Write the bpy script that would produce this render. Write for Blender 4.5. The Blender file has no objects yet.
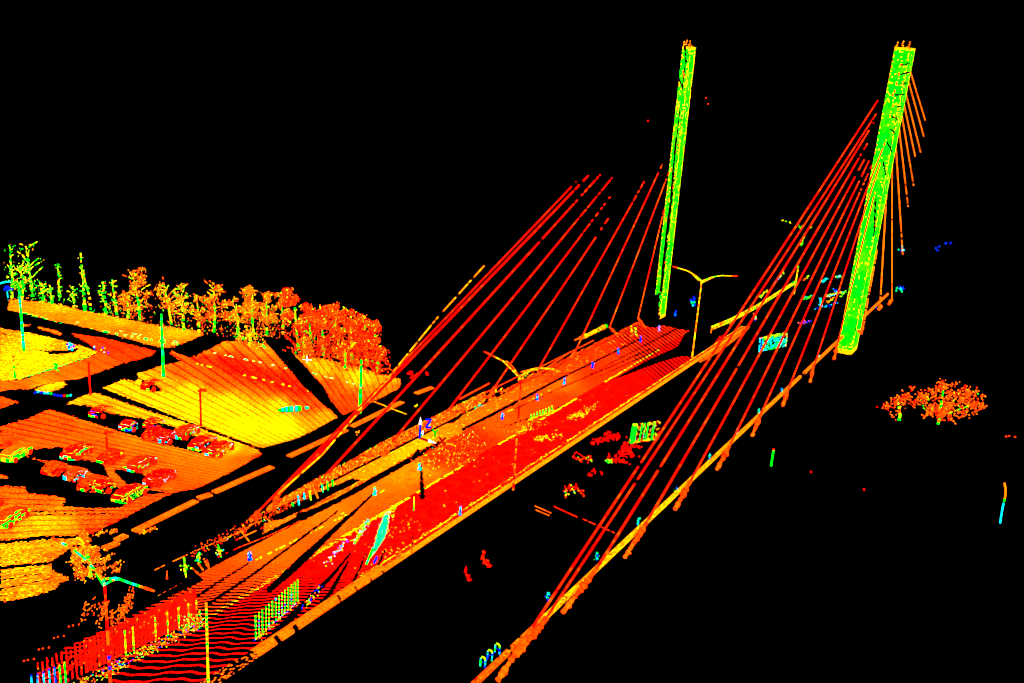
import bpy, math
import numpy as np
from mathutils import Matrix, Vector

# ------------------------------------------------------------------ camera, world, sun, exposure
F_PX, YAW, PITCH, ROLL = 991.466, -0.5115385, 0.2956023, 0.0701026
CAM = np.array([36.72, 0.0, 36.0])
scene = bpy.context.scene
C = scene.collection

def cam_rows():
    cy, sy, cp, sp = math.cos(YAW), math.sin(YAW), math.cos(PITCH), math.sin(PITCH)
    fw = np.array([sy * cp, cy * cp, -sp]); rt = np.array([cy, -sy, 0.0]); up = np.cross(rt, fw)
    c, s = math.cos(ROLL), math.sin(ROLL)
    return np.array([c * rt + s * up, -s * rt + c * up, fw])
RM = cam_rows()
cd = bpy.data.cameras.new('camera'); cam = bpy.data.objects.new('camera', cd); C.objects.link(cam)
cd.sensor_width = 36.0; cd.lens = F_PX / 1024 * 36.0; cd.clip_start = 0.5; cd.clip_end = 3000
mw = Matrix.Identity(4)
for i in range(3):
    mw[i][0], mw[i][1], mw[i][2] = RM[0][i], RM[1][i], -RM[2][i]
    mw[i][3] = CAM[i]
cam.matrix_world = mw
scene.camera = cam
scene.cycles.pixel_filter_type = 'BOX'; scene.cycles.filter_width = 0.9

w = bpy.data.worlds.new('World'); scene.world = w; w.use_nodes = True
bg = w.node_tree.nodes['Background']; bg.inputs[0].default_value = (0, 0, 0, 1); bg.inputs[1].default_value = 0.0

sl = bpy.data.lights.new('sun', 'SUN'); sl.energy = 5.0; sl.angle = math.radians(110); sl.color = (1.0, 1.0, 1.0)
so = bpy.data.objects.new('sun', sl); C.objects.link(so)
so.rotation_euler = Vector((0.45, -0.66, 0.58)).to_track_quat('Z', 'Y').to_euler()

vs = scene.view_settings
scene.display_settings.display_device = 'sRGB'
vs.view_transform = 'Standard'; vs.look = 'None'; vs.exposure = 2.25; vs.gamma = 1.0; vs.use_curve_mapping = False

# ------------------------------------------------------------------ pixel <-> world (planes of known place)
def ray(u):
    return RM.T @ np.array([(u[0] - 512) / F_PX, -(u[1] - 341.5) / F_PX, 1.0])
def at(u, z=0.0):
    d = ray(u); return CAM + d * ((z - CAM[2]) / d[2])
def atx(u, x):
    d = ray(u); return CAM + d * ((x - CAM[0]) / d[0])
def aty(u, y):
    d = ray(u); return CAM + d * ((y - CAM[1]) / d[1])
def over(u, base):                                     # the point seen at u straight above a base point
    d = ray(u); h = np.hypot(base[0] - CAM[0], base[1] - CAM[1]) / np.hypot(d[0], d[1])
    return np.array([base[0], base[1], CAM[2] + d[2] * h])
def pix(P):
    q = (P - CAM) @ RM.T
    return np.stack([512 + F_PX * q[..., 0] / q[..., 2], 341.5 - F_PX * q[..., 1] / q[..., 2]], -1)
def inside(pts, poly):
    x, y = pts[..., 0], pts[..., 1]; r = np.zeros(x.shape, bool); n = len(poly)
    for i in range(n):
        (x1, y1), (x2, y2) = poly[i], poly[(i + 1) % n]
        if y1 == y2: continue
        c = ((y1 > y) != (y2 > y)) & (x < (x2 - x1) * (y - y1) / (y2 - y1) + x1)
        r ^= c
    return r
def band(line, w0, w1):                                # polygon round a pixel polyline, tapering
    L = np.array(line, float); n = len(L); a, b = [], []
    for i in range(n):
        t = L[min(i + 1, n - 1)] - L[max(i - 1, 0)]; t /= np.hypot(*t); nn = np.array([-t[1], t[0]])
        h = (w0 + (w1 - w0) * i / (n - 1)) / 2
        a.append(L[i] + nn * h); b.append(L[i] - nn * h)
    return [tuple(q) for q in a + b[::-1]]

rng = np.random.default_rng(7)
RED, RORANGE, ORANGE, AMBER, YELLOW, LIME, GREEN, TEAL, CYAN, BLUE = 0.0, .08, .15, .22, .32, .42, .52, .66, .76, 1.0

# ------------------------------------------------------------------ materials: return strength -> false colour
def scan_material(name, nscale=3.0, namp=0.02, rough=0.6):
    m = bpy.data.materials.new(name); m.use_nodes = True
    nt = m.node_tree; nt.nodes.clear()
    out = nt.nodes.new('ShaderNodeOutputMaterial'); df = nt.nodes.new('ShaderNodeBsdfDiffuse')
    df.inputs['Roughness'].default_value = rough
    at_ = nt.nodes.new('ShaderNodeAttribute'); at_.attribute_name = 'scan_strength'
    tc = nt.nodes.new('ShaderNodeTexCoord'); no = nt.nodes.new('ShaderNodeTexNoise')
    no.inputs['Scale'].default_value = nscale; no.inputs['Detail'].default_value = 3
    sub = nt.nodes.new('ShaderNodeMath'); sub.operation = 'SUBTRACT'; sub.inputs[1].default_value = 0.5
    mul = nt.nodes.new('ShaderNodeMath'); mul.operation = 'MULTIPLY'; mul.inputs[1].default_value = namp * 2
    add = nt.nodes.new('ShaderNodeMath'); add.operation = 'ADD'; add.use_clamp = True
    rp = nt.nodes.new('ShaderNodeValToRGB'); cr = rp.color_ramp
    stops = [(0, (.7, 0, 0)), (.08, (.7, .014, 0)), (.15, (.7, .040, 0)), (.22, (.7, .078, 0)), (.27, (.7, .125, 0)), (.32, (.7, .21, 0)), (.37, (.7, .40, 0)), (.43, (.08, .5, 0)),
             (.50, (0, .5, 0)), (.58, (0, .5, .01)), (.66, (0, .5, .09)), (.76, (0, .35, .45)), (.88, (0, .03, .5)), (1, (.0, .004, .5))]
    cr.elements[0].position = 0; cr.elements[0].color = (*stops[0][1], 1)
    cr.elements[1].position = 1; cr.elements[1].color = (*stops[-1][1], 1)
    for p, c in stops[1:-1]:
        e = cr.elements.new(p); e.color = (*c, 1)
    L = nt.links.new
    L(tc.outputs['Object'], no.inputs['Vector']); L(no.outputs['Fac'], sub.inputs[0]); L(sub.outputs[0], mul.inputs[0])
    L(at_.outputs['Fac'], add.inputs[0]); L(mul.outputs[0], add.inputs[1]); L(add.outputs[0], rp.inputs['Fac'])
    L(rp.outputs['Color'], df.inputs['Color']); L(df.outputs[0], out.inputs['Surface'])
    return m
def plain_material(name, col):
    m = bpy.data.materials.new(name); m.use_nodes = True
    nt = m.node_tree; nt.nodes.clear()
    out = nt.nodes.new('ShaderNodeOutputMaterial'); df = nt.nodes.new('ShaderNodeBsdfDiffuse')
    no = nt.nodes.new('ShaderNodeTexNoise'); no.inputs['Scale'].default_value = 5
    rp = nt.nodes.new('ShaderNodeValToRGB')
    rp.color_ramp.elements[0].color = (*[c * .85 for c in col], 1); rp.color_ramp.elements[1].color = (*col, 1)
    nt.links.new(no.outputs['Fac'], rp.inputs['Fac']); nt.links.new(rp.outputs['Color'], df.inputs['Color']); nt.links.new(df.outputs[0], out.inputs[0])
    return m
M_ASPH = scan_material('scanned_asphalt', 1.2, .012)
M_LOT = scan_material('scanned_parking_asphalt', .5, .03)
M_CONC = scan_material('scanned_concrete', 1.5, .03)
M_STEEL = scan_material('scanned_steel', 2.0, .02)
M_LEAF = scan_material('scanned_foliage', .6, .05)
M_PAINT = scan_material('scanned_vehicle_paint', 2.5, .03)

# ------------------------------------------------------------------ mesh builder
class Scan:
    def __init__(s): s.V, s.F, s.T, s.n = [], [], [], 0          # F: list of (m,k) index arrays
    def _add(s, V, faces, T):
        s.V.append(np.asarray(V, float).reshape(-1, 3)); s.F.append(np.asarray(faces, int) + s.n); s.T.append(np.asarray(T, float)); s.n += len(s.V[-1])
    def grid(s, P, T, keep):                                       # P (a+1,b+1,3) corners, T (a,b), keep (a,b)
        a, b = T.shape; idx = np.arange((a + 1) * (b + 1)).reshape(a + 1, b + 1)
        f = np.stack([idx[:-1, :-1], idx[1:, :-1], idx[1:, 1:], idx[:-1, 1:]], -1)[keep]
        if not len(f): return
        used = np.unique(f); re = np.full(idx.size, -1); re[used] = np.arange(len(used))
        s._add(P.reshape(-1, 3)[used], re[f], T[keep])
    def points(s, P, r, T):
        P = np.asarray(P, float).reshape(-1, 3); n = len(P)
        if not n: return
        r = np.broadcast_to(np.asarray(r, float), (n,))
        o = np.array([[1, 0, 0], [-1, 0, 0], [0, 1, 0], [0, -1, 0], [0, 0, 1], [0, 0, -1]], float)
        V = P[:, None, :] + o[None] * r[:, None, None]
        f = np.array([[0, 2, 4], [2, 1, 4], [1, 3, 4], [3, 0, 4], [2, 0, 5], [1, 2, 5], [3, 1, 5], [0, 3, 5]])
        s._add(V, (f[None] + 6 * np.arange(n)[:, None, None]).reshape(-1, 3), np.repeat(np.broadcast_to(np.asarray(T, float), (n,)), 8))
    def tube(s, path, r, tf, drop=0.0, step=0.3, sides=6, jit=0.0, caps=True):
        path = [np.asarray(p, float) for p in path]
        pts = []; 
        for a, b in zip(path[:-1], path[1:]):
            k = max(1, int(np.linalg.norm(b - a) / step))
            pts += [a + (b - a) * i / k for i in range(k)]
        pts.append(path[-1]); pts = np.array(pts); n = len(pts)
        tg = np.gradient(pts, axis=0); tg /= np.linalg.norm(tg, axis=1, keepdims=True)
        ref = np.where(np.abs(tg[:, 2:3]) > .9, np.array([[1., 0, 0]]), np.array([[0, 0, 1.]]))
        u = np.cross(tg, ref); u /= np.linalg.norm(u, axis=1, keepdims=True); v = np.cross(tg, u)
        rr = np.array([r(i / max(1, n - 1)) if callable(r) else r for i in range(n)]) * (1 + jit * rng.normal(size=n))
        a = np.arange(sides + 1) * 2 * math.pi / sides
        P = pts[:, None] + rr[:, None, None] * (np.cos(a)[None, :, None] * u[:, None] + np.sin(a)[None, :, None] * v[:, None])
        q = (np.arange(n - 1) + .5) / (n - 1)
        T = np.array([tf(x) for x in q])[:, None] + np.zeros((1, sides))
        dp = np.array([drop(x) if callable(drop) else drop for x in q])
        keep = (rng.random(n - 1) >= dp)[:, None] & np.ones((1, sides), bool)
        s.grid(P, T, keep)
        if caps:
            for e, sg in ((0, 1), (n - 1, -1)):
                s._add(P[e, :sides], [list(range(sides))][::1], [T[0 if e == 0 else -1, 0]])
    def face(s, P0, U, V, cell, tf, kf=None):                      # a flat rectangle of cells
        P0, U, V = (np.asarray(q, float) for q in (P0, U, V))
        a = max(1, int(round(np.linalg.norm(U) / cell[0]))); b = max(1, int(round(np.linalg.norm(V) / cell[1])))
        P = P0 + np.linspace(0, 1, a + 1)[:, None, None] * U + np.linspace(0, 1, b + 1)[None, :, None] * V
        c = (P[:-1, :-1] + P[1:, 1:]) / 2
        i = ((np.arange(a) + .5) / a)[:, None] + np.zeros((1, b)); j = ((np.arange(b) + .5) / b)[None] + np.zeros((a, 1))
        T = tf(i, j, c); K = np.ones((a, b), bool) if kf is None else kf(i, j, c)
        s.grid(P, T, K)
    def box(s, o, ax, ay, az, cell, tf, kf=None):                  # tf/kf(side, i, j, centres)
        o, ax, ay, az = (np.asarray(q, float) for q in (o, ax, ay, az))
        for nm, P0, U, V in (('front', o, ax, az), ('back', o + ay, ax, az), ('left', o, ay, az), ('right', o + ax, ay, az), ('top', o + az, ax, ay), ('under', o, ax, ay)):
            s.face(P0, U, V, cell, lambda i, j, c: tf(nm, i, j, c), (lambda i, j, c: kf(nm, i, j, c)) if kf else None)
    def build(s, name, mat, parent=None):
        me = bpy.data.meshes.new(name)
        V = np.concatenate(s.V); 
        me.vertices.add(len(V)); me.vertices.foreach_set('co', V.astype(np.float32).ravel())
        starts, idx, k = [], [], 0
        for f in s.F:
            starts.append(k + np.arange(len(f)) * f.shape[1]); idx.append(f.ravel()); k += f.size
        starts = np.concatenate(starts); idx = np.concatenate(idx); T = np.concatenate(s.T)
        me.loops.add(len(idx)); me.loops.foreach_set('vertex_index', idx.astype(np.int32))
        me.polygons.add(len(starts)); me.polygons.foreach_set('loop_start', starts.astype(np.int32))
        me.update(calc_edges=True)
        a = me.attributes.new('scan_strength', 'FLOAT', 'FACE'); a.data.foreach_set('value', np.clip(T, 0, 1).astype(np.float32))
        me.materials.append(mat); me.validate()
        o = bpy.data.objects.new(name, me); C.objects.link(o)
        if parent: o.parent = parent
        return o
def tag(o, label, cat, group=None):
    o['label'] = label; o['category'] = cat
    if group: o['group'] = group
    return o
def empty(name, label, cat, group=None):
    o = bpy.data.objects.new(name, None); C.objects.link(o); return tag(o, label, cat, group)
def structure(o, kind='structure'):
    o['kind'] = kind; return o
def pick(n, vals, p):
    return rng.choice(np.array(vals), size=n, p=np.array(p) / sum(p))

# ------------------------------------------------------------------ the setting: parking ground, seen as radial scan lines
ZL = -4.5
FOOT = np.array([-8.1, 65.6])                                      # the scanner stood here on the deck
def smooth_noise(x, y, s, seed):
    r = np.random.default_rng(seed); v = 0
    for k in range(5):
        a, b, ph = r.normal(size=2) / s * (1 + k * .6), r.normal() , r.random() * 6.3
        v = v + np.sin(x * a[0] + y * a[1] + ph) / (1 + k * .5)
    return v / 2.5
def field(px, ctrl, power=3):
    num = 0; den = 0
    for (x, y, t) in ctrl:
        d = ((px[..., 0] - x) ** 2 + ((px[..., 1] - y) * 1.6) ** 2 + 9) ** (power / 2)
        num = num + t / d; den = den + 1 / d
    return num / den
def ground(name, outers, holes, ctrl, z, line_amp=.12, speck=.04, dr=.17, dth=.0034, period=.03, drop=0.0, extra=None):
    P = np.array([at(q, z) for o in outers for q in o]); rel = P[:, :2] - FOOT
    r = np.hypot(rel[:, 0], rel[:, 1]); th = np.arctan2(rel[:, 1], -rel[:, 0])
    R = np.arange(r.min() - .5, r.max() + .5, dr); TH = np.arange(th.min() - .02, th.max() + .02, dth)
    X = FOOT[0] - R[:, None] * np.cos(TH)[None]; Y = FOOT[1] + R[:, None] * np.sin(TH)[None]
    Pg = np.stack([X, Y, np.full_like(X, z)], -1); Cc = (Pg[:-1, :-1] + Pg[1:, 1:]) / 2
    px = pix(Cc); pj = px + rng.normal(size=px.shape) * .45
    keep = np.zeros(px.shape[:2], bool)
    for o in outers: keep |= inside(pj, o)
    for h in holes: keep &= ~inside(pj, h)
    T = field(px, ctrl) + speck * rng.normal(size=keep.shape)
    t2 = ((TH[:-1] + dth / 2))[None] + 0 * R[:-1, None]
    ph = t2 / period + .10 * smooth_noise(Cc[..., 0], Cc[..., 1], 6, 3)
    ln = (np.abs((ph % 1) - .5) < .115)
    T = np.where(ln, T - line_amp * (.7 + .5 * rng.random(T.shape)), T)
    if extra: T = extra(px, T)
    if drop: keep &= rng.random(keep.shape) > drop
    s = Scan(); s.grid(Pg, np.clip(T, 0, 1), keep); return structure(s.build(name, M_LOT))

def dotted(px, T, a, b, t, prob, wpx=1.0):
    a, b = np.array(a, float), np.array(b, float); d = b - a; L = np.hypot(*d); d /= L
    q = px - a; al = q @ d; ac = np.abs(q @ np.array([-d[1], d[0]]))
    on = rng.random(int(L / 2.2) + 2) < prob
    m = (al > 0) & (al < L) & (ac < wpx) & on[np.clip((al / 2.2).astype(int), 0, len(on) - 1)]
    return np.where(m, t + .1 * rng.random(T.shape), T)

def ex1(px, T):
    T = dotted(px, T, (22, 313), (70, 326), GREEN, .6, 1.3); T = dotted(px, T, (70, 326), (182, 345), GREEN, .35, 1.2)
    return dotted(px, T, (70, 321), (182, 343), GREEN + .06, .22, .62)
ground('road', [[(10, 299), (50, 303), (100, 314), (150, 324), (200, 331), (204, 334), (187, 342), (172, 347), (165, 348), (150, 345), (135, 341), (110, 334), (80, 326), (50, 320), (25, 314), (8, 310)]],
       [], [(20, 305, .2), (60, 308, .26), (60, 317, .16), (120, 322, .24), (120, 332, .15), (180, 332, .25), (180, 345, .15), (200, 335, .2)], ZL, .0, .04, extra=ex1)
def ex2(px, T):
    return dotted(px, T, (22, 379), (92, 357), GREEN, .8, 1.4)
ground('access_road', [[(70, 333), (105, 338), (120, 342), (156, 351), (150, 356), (135, 360), (120, 364), (100, 372), (78, 379), (68, 380), (45, 384), (30, 389), (18, 389), (0, 391), (0, 381), (22, 380), (88, 358), (99, 352), (88, 343)]],
       [], [(90, 339, .06), (115, 347, .05), (145, 352, .06), (100, 362, .11), (60, 378, .13), (20, 386, .13), (60, 386, .25), (45, 390, .26)], ZL, .04, .02)
ground('verge', [[(34, 390), (45, 384.5), (62, 381), (67, 384), (60, 389), (47, 393)]], [], [(40, 390, .25), (50, 386, .34), (55, 391, .2)], ZL, 0, .05)
ground('access_road', [[(0, 396), (18, 402), (0, 409)]], [], [(8, 402, .1)], ZL, .04, .03)
ground('parking_lot', [[(0, 328), (30, 333), (60, 340), (85, 347), (98, 352), (88, 357), (60, 367), (20, 379), (0, 381)]],
       [[(36, 349), (52, 351), (68, 350), (80, 348), (74, 352), (62, 354), (50, 354)], [(0, 331), (8, 335), (7, 336), (0, 333)]],
       [(10, 332, .2), (30, 342, .27), (60, 345, .22), (35, 360, .31), (70, 359, .29), (10, 372, .29), (92, 352, .26), (40, 341, .34), (80, 365, .26)], ZL, .0, .065, extra=ex2)
ground('verge', [[(22, 324), (30, 325), (29, 326.5), (22, 326)], [(37, 326.5), (50, 329), (63, 333.5), (60, 335), (50, 332), (38, 328.5)]], [], [(40, 330, .16)], ZL, 0, .04)

def ex3(px, T):
    T = dotted(px, T, (205, 351), (330, 377), GREEN + .06, .22, .62); T = dotted(px, T, (190, 362), (330, 396), YELLOW, .2, .8)
    T = dotted(px, T, (262, 345), (270, 351), GREEN, .3)
    return T
main = [(103, 388), (124, 379), (134, 382), (140, 378), (137, 374), (165, 365), (182, 361), (169, 353), (172, 351), (190, 358), (196, 356), (225, 341), (240, 341), (267, 344), (272, 349), (302, 385), (320, 402), (338, 417), (300, 437), (263, 448), (256, 446), (180, 418.5)]
ground('parking_lot', [main], [[(141, 379), (156, 385), (163, 391), (153, 392), (141, 383)]],
       [(225, 344, .2), (205, 352, .17), (262, 349, .2), (205, 358, .03), (225, 361, .01), (240, 368, .0), (260, 373, .0), (285, 384, .0), (302, 394, .02), (318, 404, .09), (270, 362, .14), (180, 372, .12), (215, 378, .11), (300, 398, .1), (165, 380, .25),
        (140, 385, .3), (190, 392, .31), (230, 405, .33), (280, 405, .31), (280, 425, .37), (245, 425, .37), (200, 410, .33), (165, 402, .31), (325, 416, .24), (262, 440, .33), (260, 447, .2), (120, 385, .3)], ZL, .12, .035, extra=ex3)
ground('parking_lot', [[(66, 403.5), (88, 394), (95, 392.5), (140, 408), (180, 421), (257, 449.5), (262, 454), (240, 467), (200, 487), (172, 493), (150, 492), (120, 488), (90, 476), (60, 467), (28, 458), (20, 450), (0, 448), (0, 427), (30, 418), (49, 409), (74, 417), (117, 431), (156, 442), (200, 453.5), (226, 446), (205, 440), (170, 425), (140, 418), (108, 413), (90, 406)]],
       [[(30, 449), (63, 447), (66, 458), (89, 460), (104, 464), (109, 478), (98, 476), (84, 469), (68, 464.5), (28, 458)], [(112, 469), (128, 470), (140, 472), (150, 478), (152, 489), (130, 487), (122, 480)], [(150, 490), (168, 492), (140, 493.5)], [(0, 431), (13, 432), (9, 436), (0, 437)], [(0, 460), (20, 460), (45, 467), (60, 474), (85, 482), (93, 490), (100, 488), (108, 484), (112, 490), (122, 502), (118, 505), (60, 500), (0, 485)]],
       [(80, 400, .27), (130, 412, .28), (180, 427, .32), (230, 447, .34), (255, 452, .25), (30, 420, .09), (60, 425, .1), (100, 437, .13), (60, 440, .12), (20, 445, .13), (150, 458, .15), (200, 470, .15), (240, 462, .13), (258, 456, .06), (190, 489, .1), (150, 490, .15)], ZL, .10, .025, period=.024)
ground('parking_lot', [[(0, 486), (25, 487), (27, 493), (45, 495), (66, 498), (62, 506), (90, 508.5), (120, 507.5), (145, 495), (172, 493), (150, 504), (126, 517), (88, 535), (40, 536.5), (0, 541)], [(0, 475), (6, 475.5), (8, 477), (6, 478.5), (0, 478)]],
       [[(23, 511), (60, 511), (95, 510.7), (95, 511.4), (60, 512), (23, 512.2)], [(26, 514.4), (118, 512.8), (118, 513.6), (60, 514.8), (26, 515.6)]],
       [(20, 490, .14), (40, 500, .13), (100, 509, .13), (150, 499, .1), (40, 522, .28), (60, 526, .26), (30, 530, .25), (100, 522, .14), (110, 525, .04), (90, 533, .04), (70, 532, .22), (0, 535, .2)], ZL, .10, .04, period=.03)
ground('parking_lot', [[(0, 544), (40, 539.5), (80, 538.5), (82, 541), (70, 548), (60, 556), (50, 562), (0, 566)], [(0, 569.5), (50, 564.5), (53, 571), (69, 578), (68, 580.5), (60, 582), (55, 589), (30, 597), (3, 602), (0, 600)]],
       [band([(0, 580), (30, 575), (42, 574)], 1.2, 1.0), band([(0, 589), (25, 584), (50, 579)], 1.2, .6), band([(0, 596), (12, 594)], 1.2, .6)],
       [(20, 550, .25), (50, 548, .24), (70, 543, .2), (30, 572, .24), (20, 590, .22), (60, 578, .16), (55, 555, .16)], ZL, .02, .06, drop=.02)
def ex4(px, T):
    return dotted(px, T, (312, 373), (378, 390), GREEN + .06, .22, .62)
ground('parking_lot', [[(290, 350), (297, 356), (321, 358), (354, 366), (385, 375), (400, 379), (400, 388), (372, 402), (343, 415), (331, 400), (323, 386), (306, 367)]],
       [], [(292, 354, .24), (320, 368, .27), (360, 378, .3), (390, 382, .25), (310, 372, .2), (330, 385, .1), (350, 400, .08), (342, 412, .08), (375, 392, .17), (397, 386, .14)], ZL, .10, .035, period=.022, extra=ex4)
# kerb along the lower road: long raised stones with gaps
s = Scan()
for a, b in (((134, 532), (196, 501.5)), ((198, 499), (211, 495)), ((214, 493), (240, 481.5)), ((241, 481), (272, 467.5)), ((116, 541), (126, 536)), ((289, 457), (346, 430.5)), ((352, 427), (402, 402.5)), ((416, 394), (432, 388)), ((104, 549), (117, 544))):
    A, B = at(a, ZL), at(b, ZL); d = B - A; n = np.array([-d[1], d[0], 0]); n /= np.linalg.norm(n)
    s.box(A - n * .33, n * .66, d, np.array([0, 0, .14]), (.15, .2), lambda nm, i, j, c: .15 + .03 * rng.normal(size=i.shape) - .1 * ((i < .12) | (i > .88)) * (nm == 'top'))
structure(s.build('kerb', M_LOT))

# ------------------------------------------------------------------ the setting: bridge deck
def deck(name, x0, x1, y0, y1, ctrl, holes, lines=True, z=0.0, speck=.02, cx=.085, cyy=.17, near=None, far=102, extra=None, outer=None):
    s = Scan()
    for ya, yb, cx, cyy in ((y0, 50.0, .055, .06), (50.0, y1, cx, cyy)):
        X = np.linspace(x0, x1, int((x1 - x0) / cx) + 1); Y = np.linspace(ya, yb, int((yb - ya) / cyy) + 1)
        deck_part(s, X, Y, ctrl, holes, z, speck, far, extra, outer)
    return structure(s.build(name, M_ASPH))
def deck_part(s, X, Y, ctrl, holes, z, speck, far, extra, outer):
    P = np.zeros((len(X), len(Y), 3)); P[..., 0] = X[:, None]; P[..., 1] = Y[None]; P[..., 2] = z
    c = (P[:-1, :-1] + P[1:, 1:]) / 2; px = pix(c); pj = px + rng.normal(size=px.shape) * .35
    keep = np.ones(px.shape[:2], bool)
    if outer is not None: keep &= inside(pj, outer)
    for h in holes: keep &= ~inside(pj, h)
    sN = c[..., 1] - .8 * c[..., 0] + .12 * np.sin(c[..., 0] * 2.1 + .3 * c[..., 1]) + .07 * np.sin(c[..., 0] * 5.3 + c[..., 1])
    u = np.maximum(60 - sN, 0); ph = sN * 1.25 + .045 * np.maximum(sN - 36, 0) ** 2
    fill = np.clip((sN - 43) / 9.5, 0, 1)
    keep &= ~((np.abs((ph % 1) - .5) > .15 + .38 * fill ** 1.3) & (fill < 1))
    sF = c[..., 1] + 1.0 * c[..., 0]; fl = np.clip((far - sF) / 9, 0, 1)
    keep &= ~((np.abs(((sF / .92) % 1) - .5) > .26 + .3 * fl) & (fl < 1))
    T = field(px, ctrl) + speck * rng.normal(size=keep.shape)
    if extra: T, keep = extra(px, c, T, keep)
    s.grid(P, np.clip(T, 0, 1), keep)
gap = [band([(130, 606), (180, 580.5), (279, 529), (338, 500), (372, 481), (405, 462.5), (427, 450), (441, 442)], 6.5, 5), band([(462, 430), (520, 400), (562, 377.5), (590, 364), (640, 339)], 3.2, 1.6), [(413, 455), (417, 449), (424, 451), (427, 453), (418, 458)]]
wedge = [[(420, 464), (422, 464), (425.5, 497), (424, 499), (419.5, 499)]]
thick = [[(265, 590), (270, 593), (300, 568), (340, 528), (374, 494.5), (374, 492.5), (338, 523), (300, 556)]]
lane_gaps = [band([(205, 606), (252, 575), (326, 520), (340, 509)], 3.2, 1.4), band([(196, 597), (220, 581), (249, 563)], 3, 1.6)]
thin_far = [band([(600, 376), (640, 358), (690, 334)], .8, 2.2), band([(590, 374), (630, 353), (680, 327)], .7, 2.0), band([(620, 371), (650, 358), (680, 345)], .8, 1.5), band([(515, 409), (560, 388), (610, 367), (650, 349)], .9, 1.6), band([(500, 428), (545, 413), (600, 389), (650, 366)], .9, 1.8)]
def mark(px, T, a, b, t, prob, w=1.2): return dotted(px, T, a, b, t, prob, w)
def ex_lane(px, c, T, keep):
    keep = keep & ~inside(px, [(674, 317), (694, 330), (680, 348), (720, 360), (740, 330), (700, 300)])
    T = mark(px, T, (250, 563), (350, 513), YELLOW, .3, .8); T = mark(px, T, (340, 515), (385, 490), YELLOW, .25, .8)
    T = mark(px, T, (505, 413), (560, 385), AMBER, .4, .8)
    return T, keep
deck('cycle_lane', -9.75, -5.6, 31, 124, [(60, 655, .0), (130, 615, .02), (180, 600, .07), (215, 575, .09), (270, 545, .13), (330, 515, .16), (380, 490, .15), (400, 475, .19), (420, 470, .21), (330, 545, .10), (380, 515, .10), (390, 500, .11), (440, 455, .09), (460, 455, .03), (480, 442, .03), (500, 425, .10), (540, 405, .08), (560, 400, .05), (600, 375, .04), (560, 385, .13), (620, 352, .05), (650, 340, .03), (430, 490, .1)], gap + wedge + thick + lane_gaps + thin_far + [[(-40, 620), (110, 560), (180, 560), (204, 580), (185, 590), (150, 606), (110, 627), (75, 643), (45, 656), (15, 671), (-40, 690)]], far=104, extra=ex_lane)
def ex_red(px, c, T, keep):
    e = np.abs(c[..., 0] + 5.5)
    y = c[..., 1]
    m = (e < .16) & (rng.random(T.shape) < .6) & (((y > 52) & (y < 60)) | ((y > 61) & (y < 68)) | ((y > 74) & (y < 79)) | ((y > 82) & (y < 90)) | ((y > 97) & (y < 113)))
    T = np.where(m, .36 + .16 * rng.random(T.shape), T)
    m = (e < .30) & (y < 58) & (rng.random(T.shape) < .45); T = np.where(m, AMBER + .2 * rng.random(T.shape), T)
    q = np.abs(c[..., 0] + .95); m = (q < .08) & (rng.random(T.shape) < .12) & (y > 48) & (y < 96); T = np.where(m, AMBER + .3 * rng.random(T.shape), T)
    sp = rng.random(T.shape) < .0015; T = np.where(sp, .18 + .2 * rng.random(T.shape), T)
    bl = inside(px, [(640, 353), (672, 340), (675, 344), (655, 353), (630, 366), (600, 376)])
    return T, keep & ~(inside(px, [(606, 383), (635, 371.5), (660, 362), (679, 356.5), (705, 356.5), (720, 335), (690, 325), (677, 347), (650, 359)]))
red_gaps = [band([(268, 641), (306, 602), (330, 578), (351, 553)], 8, 2.2), band([(306, 623), (330, 593), (349, 560)], 6.5, 2.4), band([(348, 593), (360, 568), (367, 551)], 3.2, 1.8), band([(375, 577), (380, 561), (386, 548)], 3, 1.8),
            band([(413, 528), (412.5, 540), (411, 559)], 1.0, 1.6), band([(596, 405), (630, 393), (650, 387)], .8, 1.2)]
deck('road', -5.6, -.75, 31, 125, [(300, 600, 0), (450, 500, 0), (600, 400, 0)], thick + wedge + red_gaps + lane_gaps, extra=ex_red, speck=.006, far=102)
def ex_pav(px, c, T, keep):
    sp = rng.random(T.shape)
    T = np.where(sp < .05, T - .12, T); T = np.where(sp > .985, GREEN, T)
    m = mark(px, T, (300, 512), (380, 474), .03, .75, 1.2); m = mark(px, m, (380, 474), (420, 450), .03, .5, 1.0)
    return m, keep
pav_holes = [[(-60, 760), (-60, 560), (120, 540), (225, 515), (256, 512), (264, 522), (264, 533), (230, 552), (180, 579)], [(262, 516), (300, 500), (335, 485), (352, 478.5), (362, 480), (335, 493), (312, 506), (285, 518), (262, 524)], [(444, 421), (452, 417), (470, 402), (482, 397), (484, 400), (470, 410), (452, 424)], band([(150, 594), (200, 566), (236, 549)], 9, 4), [(295, 514), (330, 503), (330, 505), (296, 517)]]
deck('pavement', -12.1, -9.75, 31, 122, [(200, 560, .1), (250, 535, .14), (300, 512, .18), (350, 475, .21), (380, 462, .23), (400, 452, .27), (420, 440, .27), (440, 430, .2), (470, 420, .15), (520, 395, .12), (560, 372, .06), (600, 355, .04), (640, 335, .02)], gap + pav_holes + wedge, extra=ex_pav, far=104, speck=.03)

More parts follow.
